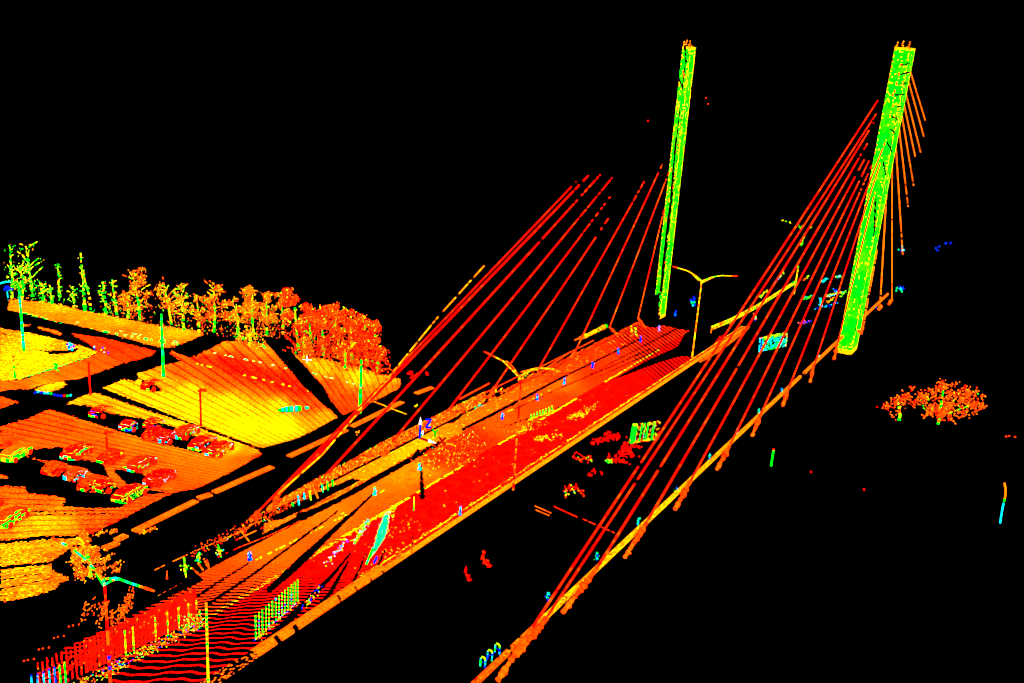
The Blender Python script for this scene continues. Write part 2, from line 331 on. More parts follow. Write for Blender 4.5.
# ------------------------------------------------------------------ median barrier, right edge beam, near fence, railing
breaks = [band([(275, 636), (287, 652)], 6, 6), band([(294, 625), (303, 642)], 6, 6), band([(338, 595), (346, 614)], 3, 3), band([(355, 586), (363, 602)], 2.6, 2.6), band([(370, 578), (377, 592)], 2.6, 2.6), band([(382, 570), (388, 584)], 3, 3), band([(413, 540), (411, 565)], 1.6, 1.6)]
s = Scan()
def t_bar(nm, i, j, c):
    y = c[..., 1]; t = .17 + .03 * rng.normal(size=i.shape) + np.where(y > 56, .05, 0) * (rng.random(i.shape) < .6)
    if nm == 'top':
        t = np.where((i > .1) & (i < .5) & (y > 50) & (rng.random(i.shape) < .9), .01, t); t = np.where((i < .16) & (y > 50), np.where(rng.random(i.shape) < .35, LIME + .04, np.where(rng.random(i.shape) < .5, AMBER, .03)), t)
        t = np.where((i > .5) & (y > 52), .22 + .03 * rng.normal(size=i.shape), t)
    if nm == 'right': t = np.where((y > 42) & (y < 47.5), .05 + .06 * rng.random(i.shape), t)
    return t
def k_bar(nm, i, j, c):
    px = pix(c); k = np.ones(i.shape, bool)
    for b in breaks: k &= ~inside(px, b)
    y = c[..., 1]; k &= rng.random(i.shape) > np.where(y < 37.5, .75, .0)
    if nm == 'top': k &= (y > 47) | (y > 36.6) & (i > .2) | (rng.random(i.shape) < .1)
    if nm == 'right': k &= rng.random(i.shape) > .35 * (j > .75)
    return k
s.box((-.75, 33.5, .02), (.85, 0, 0), (0, 98, 0), (0, 0, .08), (.11, .15), t_bar, k_bar)
tag(s.build('median_barrier', M_CONC), 'long orange median barrier with a yellow rim along the red road', 'barrier')

s = Scan()
def t_edge(nm, i, j, c):
    y = c[..., 1]; t = np.interp(y, [44, 47, 52, 70, 95, 130, 175], [.12, .2, .29, .30, .21, .17, .16]) + .04 * rng.normal(size=i.shape)
    return np.where(rng.random(i.shape) < .06, t - .12, t)
eb = [(46.4, 46.8), (47.9, 48.2), (49.2, 49.5), (53.7, 54.0), (114.3, 116.0), (136.5, 146.5)]
def k_edge(nm, i, j, c):
    k = np.ones(i.shape, bool)
    for a, b in eb: k &= ~((c[..., 1] > a) & (c[..., 1] < b))
    return k & (rng.random(i.shape) > .04)
s.box((11.8, 41.0, -.02), (.28, 0, 0), (0, 128.0, 0), (0, 0, .30), (.13, .18), t_edge, k_edge)
tag(s.build('edge_beam', M_CONC), 'long yellow and orange edge beam below the right cable fan, running up past the right pylon', 'beam')

# red slatted fence near the bottom left
fen = empty('slatted_fence', 'red slatted fence panel at the near end of the deck with green posts', 'fence')
fen.location = (-6.1, 28.5, 0)
A, B = at((40, 700), 0), at((197, 622), 0)
s = Scan(); d = B - A; L = np.linalg.norm(d[:2]); dn = d / L; nrm = np.array([-dn[1], dn[0], 0])
def t_fen(i, j, c): return np.where(rng.random(i.shape) < .03, AMBER, 0.01)
def k_fen(i, j, c):
    k = (((i * L / .27) % 1) < np.interp(i, [0, .4, .75, 1], [.42, .5, .85, 1])) | (np.abs(j * 10 % 1 - .5) < .1) & (rng.random(i.shape) < .8)
    return k & (rng.random(i.shape) > np.interp(i, [0, .5, .7, 1], [.22, .1, .02, 0])) & ((i > .2) | (rng.random(i.shape) > .3))
s.face(A + [0, 0, .25], d, np.array([0, 0, 2.1]), (.09, .11), t_fen, k_fen)
s.face(A + [0, 0, .25] + nrm * .06, d, np.array([0, 0, 2.1]), (.09, .11), t_fen, k_fen)
fp = s.build('slat_panel', M_STEEL); fp.parent = fen; fp.matrix_parent_inverse = Matrix.Translation(-fen.location)
for u in (120, 128, 151, 164, 176, 187, 196):
    f = (u - 40) / 157; b = A + d * f - nrm * .08; s = Scan()
    s.tube([b + [0, 0, .1], b + [0, 0, np.interp(f, [0, 1], [2.1, 1.6])]], .055, lambda q: rng.choice([YELLOW, LIME, GREEN, AMBER, ORANGE]), .15, .12)
    o = s.build('post', M_STEEL); o.parent = fen; o.matrix_parent_inverse = Matrix.Translation(-fen.location)
s = Scan()                                                           # foot rail with speckled returns
q = rng.random(480); P = A + d * q[:, None] - nrm * (.15 + .8 * rng.random((480, 1))) + np.array([0, 0, 1]) * (.35 * rng.random((480, 1)))
c2 = A + d * (.86 + .14 * rng.random((130, 1))) - nrm * (.2 + .5 * rng.random((130, 1))) + np.array([0, 0, 1.1]) * rng.random((130, 1)) ** 1.5
s.points(c2, .06, pick(130, [GREEN, LIME, AMBER, ORANGE, TEAL, RED], [2, 2, 3, 3, 1, 1]))
s.points(P, .055, pick(480, [YELLOW, AMBER, ORANGE, LIME, TEAL, BLUE, RED], [3, 4, 4, 2, 1, 2, 3]))
o = s.build('foot_rail', M_STEEL); o.parent = fen; o.matrix_parent_inverse = Matrix.Translation(-fen.location)

# railing posts at the bottom left corner
rl = empty('railing', 'row of cyan and green railing bars in the near corner of the deck', 'railing'); rl.location = (-9, 29, 0)
for k, (x, y, t) in enumerate([(32, 677, CYAN), (38, 676, CYAN), (44, 674, CYAN), (49.5, 671, CYAN), (55, 669, .9), (60, 667, GREEN), (65, 664, GREEN)]):
    base = at((x + 1.5, y + 26), .2); s = Scan(); top = over((x, y), base)
    s.tube([base, top], .055, lambda q: t + .05 * rng.normal(), .05, .12); s.points([top + [0, 0, .1]], .07, [BLUE if k < 5 else YELLOW])
    o = s.build('bar', M_STEEL); o.parent = rl; o.matrix_parent_inverse = Matrix.Translation(-rl.location)

# ------------------------------------------------------------------ left guard rail
gr = empty('guard_rail', 'orange guard rail with speckled mesh along the left pavement edge under the cables', 'railing'); gr.location = (-12.3, 60, 0)
def child(s, name, mat, root, label=None):
    o = s.build(name, mat); o.parent = root; o.matrix_parent_inverse = Matrix.Translation(-root.location)
    if label: o['label'] = label
    return o
s = Scan()
s.tube([atx((155, 570), -12.3), atx((163, 566), -12.3), atx((200, 549), -12.3), atx((240, 532), -12.3), atx((258, 521), -12.3)], .045, lambda q: .17 + .03 * rng.normal(), lambda q: .6 - .4 * q, .14)
s.tube([(-12.3, 82, 1.1), (-12.3, 90, 1.1)], .07, lambda q: .06, .1, .2); s.tube([(-12.3, 92, .9), (-12.3, 108, .9)], .07, lambda q: .08 + .03 * rng.normal(), .1, .2)
child(s, 'top_rail', M_STEEL, gr)
s = Scan(); n = 3600; y = 51.5 + 31 * rng.random(n) ** .95; zz = .1 + (.55 + .6 * np.clip((y - 52) / 14, 0, 1)) * rng.random(n)
s.points(np.stack([-12.3 + .05 * rng.normal(size=n), y, zz], -1), .085, np.where(y < 55, pick(n, [AMBER, YELLOW, RED], [2, 2, 2]), pick(n, [RED, RORANGE, ORANGE, AMBER, YELLOW, GREEN, TEAL], [5, 3, 4, 4, 3, 1, .25])))
child(s, 'mesh_panel', M_STEEL, gr)
s = Scan(); n = 330; q = rng.random(n); clump_ = np.round(q * 22) / 22 + .012 * rng.normal(size=n); y = 43.5 + 12.5 * clump_
s.points(np.stack([-11.9 + .12 * rng.normal(size=n), y, -.2 + .1 * q + .75 * rng.random(n) ** 1.6], -1), .055, pick(n, [RED, RORANGE, ORANGE, AMBER, GREEN, CYAN], [5, 3, 4, 4, .5, .3]))
s.tube([atx((218, 557), -12), atx((240, 547), -12), atx((268, 536), -12), atx((300, 521), -12)], .05, lambda q: float(rng.choice([RED, ORANGE, RORANGE])), .35, .15)
s.tube([atx((236, 540), -12), atx((262, 528), -12), atx((275, 521), -12)], .06, lambda q: float(rng.choice([RED, ORANGE, AMBER])), .3, .15)
child(s, 'lower_rail', M_STEEL, gr)
s = Scan(); n = 700; y = 86 + 36 * rng.random(n); s.points(np.stack([-12.2 + .1 * rng.normal(size=n), y, .05 + .35 * rng.random(n)], -1), .09, pick(n, [RED, RORANGE, ORANGE, AMBER], [5, 4, 3, 1])); child(s, 'bottom_rail', M_STEEL, gr)
for u0, u1, t in (((167, 579), (167, 571), ORANGE), ((186, 577), (184, 558), LIME), ((221, 557), (218, 545), GREEN), ((249, 541), (241, 531), AMBER), ((272, 523), (265, 517), AMBER), ((198, 560), (198, 554), GREEN), ((197.5, 573), (192, 568), ORANGE), ((203, 570), (198, 563), ORANGE), ((207, 566), (204, 559), ORANGE), ((209, 569), (207, 560), ORANGE)):
    s = Scan(); a = atx(u0, -12.2); b = atx(u1, -12.25)
    s.tube([a, b], .075, lambda q: t + .05 * rng.normal(), .12, .15, jit=.2)
    if t == LIME or t == GREEN: s.points(a + rng.normal(size=(14, 3)) * [.08, .14, .22] + (b - a) * .5, .09, pick(14, [GREEN, LIME, CYAN, YELLOW], [3, 2, 1, 2]))
    child(s, 'post', M_STEEL, gr)
for u0, u1, t in (((323, 492), (322, 485), TEAL), ((328, 490), (327.5, 483), GREEN), ((333, 486), (332.5, 480), GREEN), ((299, 505), (298, 496), CYAN), ((293, 506), (292.5, 503), GREEN), ((311, 500), (309.5, 491), LIME), ((318, 498), (314, 489), AMBER), ((304.5, 499), (304, 493), CYAN)):
    s = Scan(); s.tube([atx(u0, -11.6), atx(u1, -11.6)], .085, lambda q: t, .05, .15); child(s, 'post', M_STEEL, gr)

# ------------------------------------------------------------------ pylons
def pylon(cx, cy, hx, hy, z0, z1, lean, label, dropf, marks):
    root = empty('bridge_pylon', label, 'pylon'); root.location = (cx, cy, z0)
    s = Scan(); o = np.array([cx - hx, cy - hy, z0]); az = np.array([lean[0], lean[1], z1 - z0])
    def tf(nm, i, j, c):
        e = np.minimum(i, 1 - i) * (2 * hx)
        t = .50 + .03 * smooth_noise(c[..., 0] * 3 + c[..., 1] * 2, c[..., 2], 1.4, 11)
        t = np.where(rng.random(i.shape) < .012 + .06 * (smooth_noise(c[..., 1], c[..., 2], 2.5, 5) > .3), .33 + .08 * rng.random(i.shape), t)
        t = np.where((e < .2) & (rng.random(i.shape) < .35), .31 + .05 * rng.random(i.shape), t)
        t = np.where((e < .2) & (rng.random(i.shape) < .15), .15, t)
        t = np.where((rng.random(i.shape) < .03) & (j > .75), .16 + .14 * rng.random(i.shape), t)
        t = np.where((j < .015) | (j > .992), .31, t)
        return t
    s.box(o, (2 * hx, 0, 0), (0, 2 * hy, 0), az, (.17, .17), tf, lambda nm, i, j, c: dropf(nm, i, j, pix(c)) & (nm != 'under') & ((np.minimum(i, 1 - i) * 2 * hx > .1) | (rng.random(i.shape) > .4)))
    child(s, 'shaft', M_CONC, root)
    s = Scan(); top = np.array([cx, cy, 0]) + [lean[0], lean[1], z1]
    pts = np.array([[-hx * .7, -hy, .25], [-hx * .7, -hy, .9], [-.1, -hy, .4], [-.1, -hy, .8], [0, -hy, 1.2], [hx * .8, -hy, .6], [hx * .8, -hy, 1.1], [-hx, -hy * .5, .3], [-hx * .3, 0, .35], [.2, .2, .2]]); pts[:, 2] *= .6; s.points(top + pts, .13, pick(len(pts), [AMBER, YELLOW, ORANGE], [2, 2, 1]))
    for p in pts[[1, 4, 6]]: s.tube([top + [p[0], p[1], 0], top + p], .05, lambda q: AMBER, .3, .2)
    child(s, 'lightning_rod', M_STEEL, root)
    for a, b in marks:                                                # sockets where cables enter
        s = Scan(); A = atx(a, cx + hx + .05 + lean[0] * .5); s.points(A + rng.normal(size=(5, 3)) * [.02, .12, .12], .12, pick(5, [RED, RORANGE, b], [2, 2, 1])); child(s, 'cable_socket', M_STEEL, root)
    return root
slots_r = [band(L, 1.9, 1.5) for L in ([(902, 65), (910, 62.5)], [(900.5, 74.5), (910.5, 72)], [(898, 84.5), (908, 83)], [(895, 95), (905, 94.5)], [(894, 106), (903, 107)], [(891, 116), (898, 119.5)], [(889, 128), (896, 134)], [(887, 142), (892, 152)], [(883, 161), (886, 176)], [(875.5, 198), (874.5, 226), (874, 236)])]
def drop_r(nm, i, j, px):
    k = rng.random(i.shape) > .005
    for b in slots_r: k &= ~inside(px, b)
    return k
pr = pylon(11.35, 144.6, 1.0, 2.0, -4.0, 38.4, (.5, 1.3), 'tall green pylon at the right cable fan with cables on both sides', drop_r,
      [((899, 74), ORANGE), ((896.5, 83), AMBER), ((895, 91), ORANGE), ((893, 95), ORANGE), ((890, 116), ORANGE), ((893, 106), AMBER), ((901, 65), AMBER)])
slit_l = [band([(684.5, 44), (686, 60), (684, 74), (682, 88)], 2.2, 1.2), band([(679, 78), (683, 90)], 1.6, 1.2), band([(680, 108), (675, 150), (671, 200), (666, 240), (661, 292)], 1.6, 2.8), [(675, 40), (681, 44), (676.5, 72), (670, 76)], [(650, 297), (660.5, 292), (657, 330), (645, 330)]]
def drop_l(nm, i, j, px):
    k = rng.random(i.shape) > .01
    for b in slit_l: k &= ~inside(px, b)
    if nm == 'front': k &= (rng.random(i.shape) > .5 * (px[..., 1] > 150)) & ~((px[..., 1] > 42) & (px[..., 1] < 46) )
    return k
pl = pylon(-12.9, 131.2, .55, 1.1, -1.0, 36.6, (.0, -.2), 'green pylon of the left cable fan split by dark slits near its top', drop_l,
      [((683, 72), ORANGE), ((684, 76), AMBER), ((678, 108), ORANGE), ((671, 170), RORANGE), ((669, 200), ORANGE), ((666, 220), RORANGE)])

# ------------------------------------------------------------------ stay cables
ORD = ['outermost', 'second', 'third', 'fourth', 'fifth', 'sixth', 'seventh', 'eighth', 'ninth', 'innermost']
def cable(A, B, r, tlo, thi, gaps, label, group, socket=None, dropt=.0, topfade=.08):
    s = Scan(); L = np.linalg.norm(A - B)
    f = lambda q: tlo + (thi - tlo) * (.5 + .5 * math.sin(q * L * .7)) * rng.random() + (.09 if rng.random() < .08 else 0)
    def dr(q):
        for a, b in gaps:
            if a < q < b: return 1.0
        return .55 if q > 1 - topfade else (.25 if q > 1 - 2 * topfade else dropt)
    sag = lambda q: np.array([0, 0, -.006 * L * math.sin(math.pi * q)])
    s.tube([B + (A - B) * q + sag(q) * .3 for q in np.linspace(0, 1, 8)], r, f, dr, .28, 6, .05)
    o = tag(s.build('stay_cable', M_STEEL), label, 'cable', group)
    if socket is not None:
        s2 = Scan(); e = socket
        s2.tube([B, B + (e - B) * .35, B + (e - B) * .6, e], lambda q: [.15, .22, .14, .17][min(3, int(q * 4))] , lambda q: .05 + .08 * rng.random() + (.05 if q > .7 else 0), .04, .15, 7, .25)
        d = (e - B)
        for k in (.3, .55, .9):
            c = B + d * k; s2.tube([c, c + np.array([.0, .55, -.25])], .12, lambda q: .09, 0, .2)
        s2.build('anchor_socket', M_STEEL, o)
    return o
left = [((576, 182), (258, 512)), ((588, 176), (279, 494)), ((600, 175), (315, 487)), ((612, 178), (386, 449)), ((610, 197), (447, 412)), ((608, 219), (494, 388)), ((644, 182), (538, 370)), ((662, 165), (575, 352)), ((669, 172), (609.6, 327)), ((664, 210), (638, 318))]
lg = [[], [], [], [], [], [], [], [], [], []]
for k, (a, b) in enumerate(left):
    A, B = atx(a, -12.3), atx(b, -12.3); s_ = None
    end = [(251, 520), (268, 511), (308, 493), (383, 455), None, (489, 398), (541, 384), (570, 358), (617, 335), (645, 328)][k]
    if end: s_ = atx(end, -12.0 if k < 8 else -11.6)
    cable(A, B, [.085, .12, .115, .105, .10, .10, .10, .095, .09, .085][k], .0, [.02, .02, .02, .02, .03, .05, .06, .12, .18, .25][k], lg[k], f'{ORD[k]} of the red stay cables in the left fan, counted from the camera end' if 0 < k < 9 else ('outermost red stay cable of the left fan, longest and nearest the camera' if k == 0 else 'innermost orange stay cable of the left fan, close beside the left pylon'),
          'stay cables of the left fan', s_, 0, [.02, .04, .16, .10, .14, .12, .08, .04, .05, .03][k])
# the thin yellow guy strand beside the outermost left cable
s = Scan(); s.tube([atx((484, 266), -12.3), atx((438, 317), -12.3), atx((393, 372), -12.3), atx((322, 455), -12.0), atx((278, 494), -12.0)], .08, lambda q: .18 + .15 * rng.random(), .3, .3)
tag(s.build('inspection_rope', M_STEEL), 'thin yellow dotted rope running beside the outermost left cables', 'rope')

right = [((877.6, 100.7), (532, 628), (498, 680)), ((876, 114), (547, 617), (517, 655)), ((873.5, 123), (597, 568), (563, 612)), ((867, 144), (648, 520), (625, 557)), ((864, 160), (690, 482), (675, 509)), ((869, 161), (729, 447), (717, 469)), ((879, 149), (760, 416), (752, 436)), ((886, 140), (788, 390), (782.5, 406)), ((882, 158), (813, 369), (810, 382)), ((875, 192), (837, 346), (834, 359))]
rg = [[(.185, .19)], [(.16, .165)], [(.14, .145)], [(.30, .31)], [], [], [(.92, .99)], [], [], []]
for k, (a, b, e) in enumerate(right):
    A, B = atx(a, 12.35), atx(b, 12.35)
    n1 = ORD[k] if 0 < k < 9 else None
    lab = f'{n1} red stay cable from the outer end of the right front fan' if n1 else ('outermost red stay cable of the right front fan, longest one reaching lowest in view' if k == 0 else 'innermost red stay cable of the right front fan, lying against the green pylon')
    cable(A, B, [.095, .095, .105, .105, .10, .10, .095, .095, .09, .09][k], .0, np.interp(k, [0, 4, 9], [.07, .08, .09]), rg[k], lab, 'front stay cables of the right pylon', atx(e, 12.6), 0, [.02, .03, .03, .06, .08, .10, .2, .02, .02, .03][k])
back = [((910.5, 72.5), (925, 120)), ((909, 83.5), (923.6, 136)), ((906, 94.5), (920.5, 152)), ((904, 105), (915, 156)), ((902, 117), (913.5, 185)), ((899, 129), (908, 206)), ((895.5, 142), (902.6, 254)), ((892, 159), (892, 300)), ((887, 182), (880, 306)), ((877, 250), (864, 321))]
for k, (a, b) in enumerate(back):
    A, B = atx(a, 12.3), atx(b, 12.3)
    n1 = ORD[k] if 0 < k < 9 else None
    lab = f'{n1} orange stay cable from the top on the far side of the right pylon' if n1 else ('outermost orange stay cable on the far side of the right pylon, starting highest' if k == 0 else 'innermost orange stay cable on the far side of the right pylon, short and low')
    s = Scan(); lo = [.02, .05, .10, .03, .30, .35, .30, .15, .03, .02][k]
    L = np.linalg.norm(A - B)
    s.tube([A, B], .14, lambda q: .23 + .03 * rng.normal(), lambda q: .6 if q > 1 - lo else (.22 if q > 1 - 2 * lo else .14), .2)
    o = tag(s.build('stay_cable', M_STEEL), lab, 'cable', 'back stay cables of the right pylon')
    if k >= 7:
        s = Scan(); e = atx([(891, 300), (881, 306), (861, 333)][k - 7], 12.3); e2 = atx([(889, 304), (879, 309), (858, 331)][k - 7], 12.5)
        s.tube([B, e, e2], .22, lambda q: .12 + .05 * rng.random(), .05, .2, 6, .2); s.build('anchor_socket', M_STEEL, o)

# ------------------------------------------------------------------ lamps
def tree_of(vals, p): return lambda q: float(rng.choice(vals, p=np.array(p) / sum(p)))
def arm_path(pts, y): return [aty(u, y) for u in pts]
def lamp(base_u, top_u, arms, label, r, tpole, tarm, tip, z=0.0, group=None, drop=.02):
    b = at(base_u, z); t = over(top_u, b)
    root = empty('street_lamp', label, 'street lamp', group); root.location = tuple(b)
    s = Scan(); s.tube([b, t], lambda q: r * (1.15 - .3 * q), tpole, drop, .22); child(s, 'pole', M_STEEL, root)
    for ar in arms:
        s = Scan(); P = arm_path(ar, b[1]); P[0] = t if abs(ar[0][1] - top_u[1]) < 1 else P[0]
        s.tube(P, r * .8, tarm, .03, .18); am = child(s, 'arm', M_STEEL, root)
        if tip is not None and len(ar) > 3:
            d = P[-1] - P[-2]; d /= np.linalg.norm(d); s = Scan(); s.tube([P[-1], P[-1] + d * .7], lambda q: r * (1.1 - .4 * q), lambda q: tip + .06 * rng.random(), 0, .15)
            hd = s.build('lamp_head', M_STEEL, am)
    return root
lamp((513, 490), (519, 379), [[(519, 379), (511, 369), (503, 361), (491, 355)], [(519, 379), (512, 366), (506, 361)], [(521, 372), (537, 368), (552, 369), (561, 372)], [(520, 376), (530, 371), (540, 369)]],
     'double armed orange street lamp in the middle of the median among the left cables', .085, tree_of([RED, RORANGE, ORANGE, AMBER], [4, 3, 2, 1]), tree_of([AMBER, YELLOW, LIME, RORANGE], [3, 2, 1, 2]), .02, drop=.1)
lamp((692, 358), (701.5, 281), [[(701.5, 281), (696, 276), (688, 271), (678, 268)], [(701.5, 283), (693, 275)], [(701.5, 281), (712, 277), (722, 275.5), (732, 276)], [(701.5, 283), (715, 276.5)]],
     'double armed yellow street lamp at the far end of the median between the pylons', .10, tree_of([AMBER, YELLOW, LIME, ORANGE], [3, 3, 1, 2]), tree_of([YELLOW, LIME, AMBER, GREEN], [3, 2, 1, 1]), .02)
lamp((111, 690), (103.5, 583), [[(103.5, 583), (97, 572), (84, 558), (70, 547), (60, 542)], [(104, 586), (96, 573)], [(104.5, 579), (116, 578), (130, 583), (145, 588)], [(104, 585), (113, 580), (120, 579)]],
     'double armed red street lamp in front of the slatted fence with green arms', .085, tree_of([RED, RORANGE, ORANGE, BLUE], [4, 5, 1.5, 1]), tree_of([GREEN, TEAL, CYAN, AMBER, ORANGE], [3, 2, 1, 1, 1]), .06)
s = Scan(); b = at((208.5, 692), 0); s.tube([b, over((205.5, 603), b)], .075, tree_of([AMBER, YELLOW, LIME, GREEN], [2, 4, 2, 1]), .02, .15)
tag(s.build('pole', M_STEEL), 'plain yellow pole standing right of the slatted fence, its foot below the picture', 'pole')
for bu, tu, lab, tp in (((24, 351), (18.5, 286), 'green lamp post standing on the yellow corner of the parking lot at left', [GREEN, TEAL, CYAN]), ((163.5, 377), (163, 314), 'green lamp post between the far road and the parking lot, below the orange trees', [GREEN, TEAL, GREEN]), ((360, 413), (362, 360), 'green lamp post at the right corner of the parking lot near the red hedge', [GREEN, TEAL, GREEN])):
    b = at(bu, ZL); s = Scan(); s.tube([b, over(tu, b)], lambda q: .21 - .08 * q, tree_of(tp, [5, 2, 1.2]), .02, .22)
    tag(s.build('lamp_post', M_STEEL), lab, 'lamp post', 'lamp posts of the parking lot')
for bu, tu, lab, hd in (((90.5, 395), (87, 362), 'thin red post at the black road junction left of the yellow bays', 0), ((201, 426), (197.5, 391), 'thin red post with small head in the yellow parking bays behind the parked row', 1), ((107, 449), (105, 433), 'short red post with crossbar in the orange bays between the car rows', 1)):
    b = at(bu, ZL); t = over(tu, b); s = Scan(); s.tube([b, t], .11, lambda q: .01, .02, .2)
    o = tag(s.build('parking_post', M_STEEL), lab, 'post', 'red posts in the parking lot')
    if hd:
        s = Scan(); s.tube([t + [-.35, .1, -.1], t + [.0, .1, .05], t + [.5, .3, .12]], .14, lambda q: .02, 0, .15, jit=.2); s.build('lamp_head', M_STEEL, o)
b = at((-14, 348), ZL); t = over((-16, 288), b); s = Scan(); s.tube([b, t], .16, lambda q: GREEN, .02, .25); o = tag(s.build('lamp_post', M_STEEL), 'lamp post at the left picture border reaching in with a cyan arm', 'lamp post', 'lamp posts of the parking lot')
s = Scan(); s.tube([t, aty((-4, 285), b[1]), aty((3, 282.5), b[1]), aty((10, 281.5), b[1])], .12, lambda q: CYAN - .04, 0, .2); s.build('arm', M_STEEL, o)

# ------------------------------------------------------------------ marker posts along the deck
def marker(u, z, h, r, ts, label, group):
    b = at(u, z); s = Scan(); n = 26
    q = rng.random(n); P = b + np.stack([r * rng.normal(size=n) * .55, r * rng.normal(size=n) * .55, q * h], -1)
    s.tube([b, b + [0, 0, h * .85]], r * .7, lambda x: float(rng.choice(ts)), .1, h / 5); s.points(P, r * .42, pick(n, ts, [1] * len(ts)))
    s.tube([b + [0, 0, h * .02], b + [0, 0, h * .12]], r * 1.3, lambda x: float(rng.choice(ts)), .0, h / 10)
    return tag(s.build('marker_post', M_STEEL), label, 'post', group)
G = 'marker posts along the left lane'
near = [CYAN, BLUE, TEAL, CYAN, GREEN]; fark = [BLUE, BLUE, BLUE, .85]
for u, lab, h, ts in (((250, 560), 'blue marker post nearest the slatted fence on the left lane', 1.0, fark + [CYAN]), ((374.5, 495), 'cyan marker post on the left lane below the third left cable', .95, near), ((419.5, 470), 'cyan marker post at the head of the dark wedge below the axis arrows', .95, near),
                      ((502, 419), 'light blue marker post just left of the middle street lamp', .95, [CYAN, BLUE, BLUE]), ((537, 400), 'blue marker post just right of the middle street lamp', 1.0, fark + [CYAN]), ((564, 384), 'blue marker post second right of the middle street lamp', 1.1, fark + [TEAL]),
                      ((592.5, 368), 'blue marker post on the far left lane below the orange railing piece', 1.1, fark), ((618, 354), 'blue marker post on the far left lane, third from the left pylon foot', 1.2, fark), ((640.5, 342), 'blue marker post on the far left lane, second from the left pylon foot', 1.2, fark), ((659, 331), 'blue speckled marker post at the foot of the left pylon', 1.2, fark + [AMBER]), ((675, 316), 'lone blue marker post right of the left pylon foot', 1.2, fark)):
    marker(u, 0, h * .72, .15, ts, lab, G)
marker((460, 515), 0.1, .8, .11, [BLUE, CYAN, .9], 'blue marker post standing on the median barrier', 'marker posts on the median')
G = 'marker posts along the right edge beam'
for u, lab in (((596.5, 560), 'marker post on the edge beam between third and fourth right cables'), ((638, 525), 'marker post on the edge beam left of the fourth right cable foot'), ((676.5, 494), 'marker post on the edge beam left of the fifth right cable foot'), ((709, 460), 'marker post on the edge beam left of the sixth right cable foot'), ((736.5, 434), 'small marker post on the edge beam near the sixth right cable'), ((758.5, 414), 'dark blue marker post on the edge beam at the seventh right cable foot'), ((781, 395), 'blue marker post on the edge beam at the eighth right cable foot'), ((818.5, 361), 'small marker post on the edge beam between ninth and innermost right cables'), ((548, 601), 'small marker post on the edge beam at the outermost right cables'), ((876, 309), 'small cyan marker post on the beam beyond the right pylon')):
    b = atx(u, 11.8); marker_u = u
    s = Scan(); n = 16; ts = [CYAN, BLUE, TEAL, GREEN, BLUE]; h = .62 if u[0] < 760 else .8
    s.tube([b, b + [0, 0, h]], .07, lambda x: float(rng.choice(ts)), .15, h / 5); s.points(b + np.stack([.07 * rng.normal(size=n), .08 * rng.normal(size=n), rng.random(n) * h], -1), .055, pick(n, ts, [1] * 5))
    tag(s.build('marker_post', M_STEEL), lab, 'post', G)
for u, lab in (((482.5, 667), 'hoop marker at the bottom of the edge beam, lowest of three'), ((489.5, 660), 'hoop marker in the middle of three on the near edge beam'), ((497, 653.5), 'hoop marker highest of three on the near edge beam')):
    b = atx(u, 11.6); s = Scan(); w_ = .16; h = .55
    s.tube([b + [-w_, 0, 0], b + [-w_, 0, h], b + [-w_ * .5, 0, h + .12], b + [w_ * .5, 0, h + .12], b + [w_, 0, h], b + [w_, 0, 0]], .06, lambda q: (LIME if .38 < q < .62 else float(rng.choice([BLUE, CYAN, .9, GREEN]))), .05, .09)
    s.points(b + [0, 0, h * .6], .06, [BLUE]); tag(s.build('marker_hoop', M_STEEL), lab, 'marker', 'hoop markers on the near edge beam')
for u, lab in (((693, 302), 'tiny cyan marker floating left of the far street lamp'), ((899, 287), 'blue marker beyond the back cables of the right pylon'), ((901, 249), 'small green and cyan marker at the back cables'), ((938, 248), 'lone blue speck right of the back cables'), ((947, 243), 'smaller blue speck at the far right of the back cables')):
    s = Scan(); b = at((u[0], u[1] + 3), 0); k = 10 if u[0] < 930 else 3; s.points(b + rng.normal(size=(k, 3)) * [.25, .3, .3] + [0, 0, .4], .22, pick(k, [CYAN, BLUE, TEAL] if u[0] < 930 else [BLUE, .95], [1] * (3 if u[0] < 930 else 2)))
    tag(s.build('far_marker', M_STEEL), lab, 'marker', 'markers far beyond the pylons')

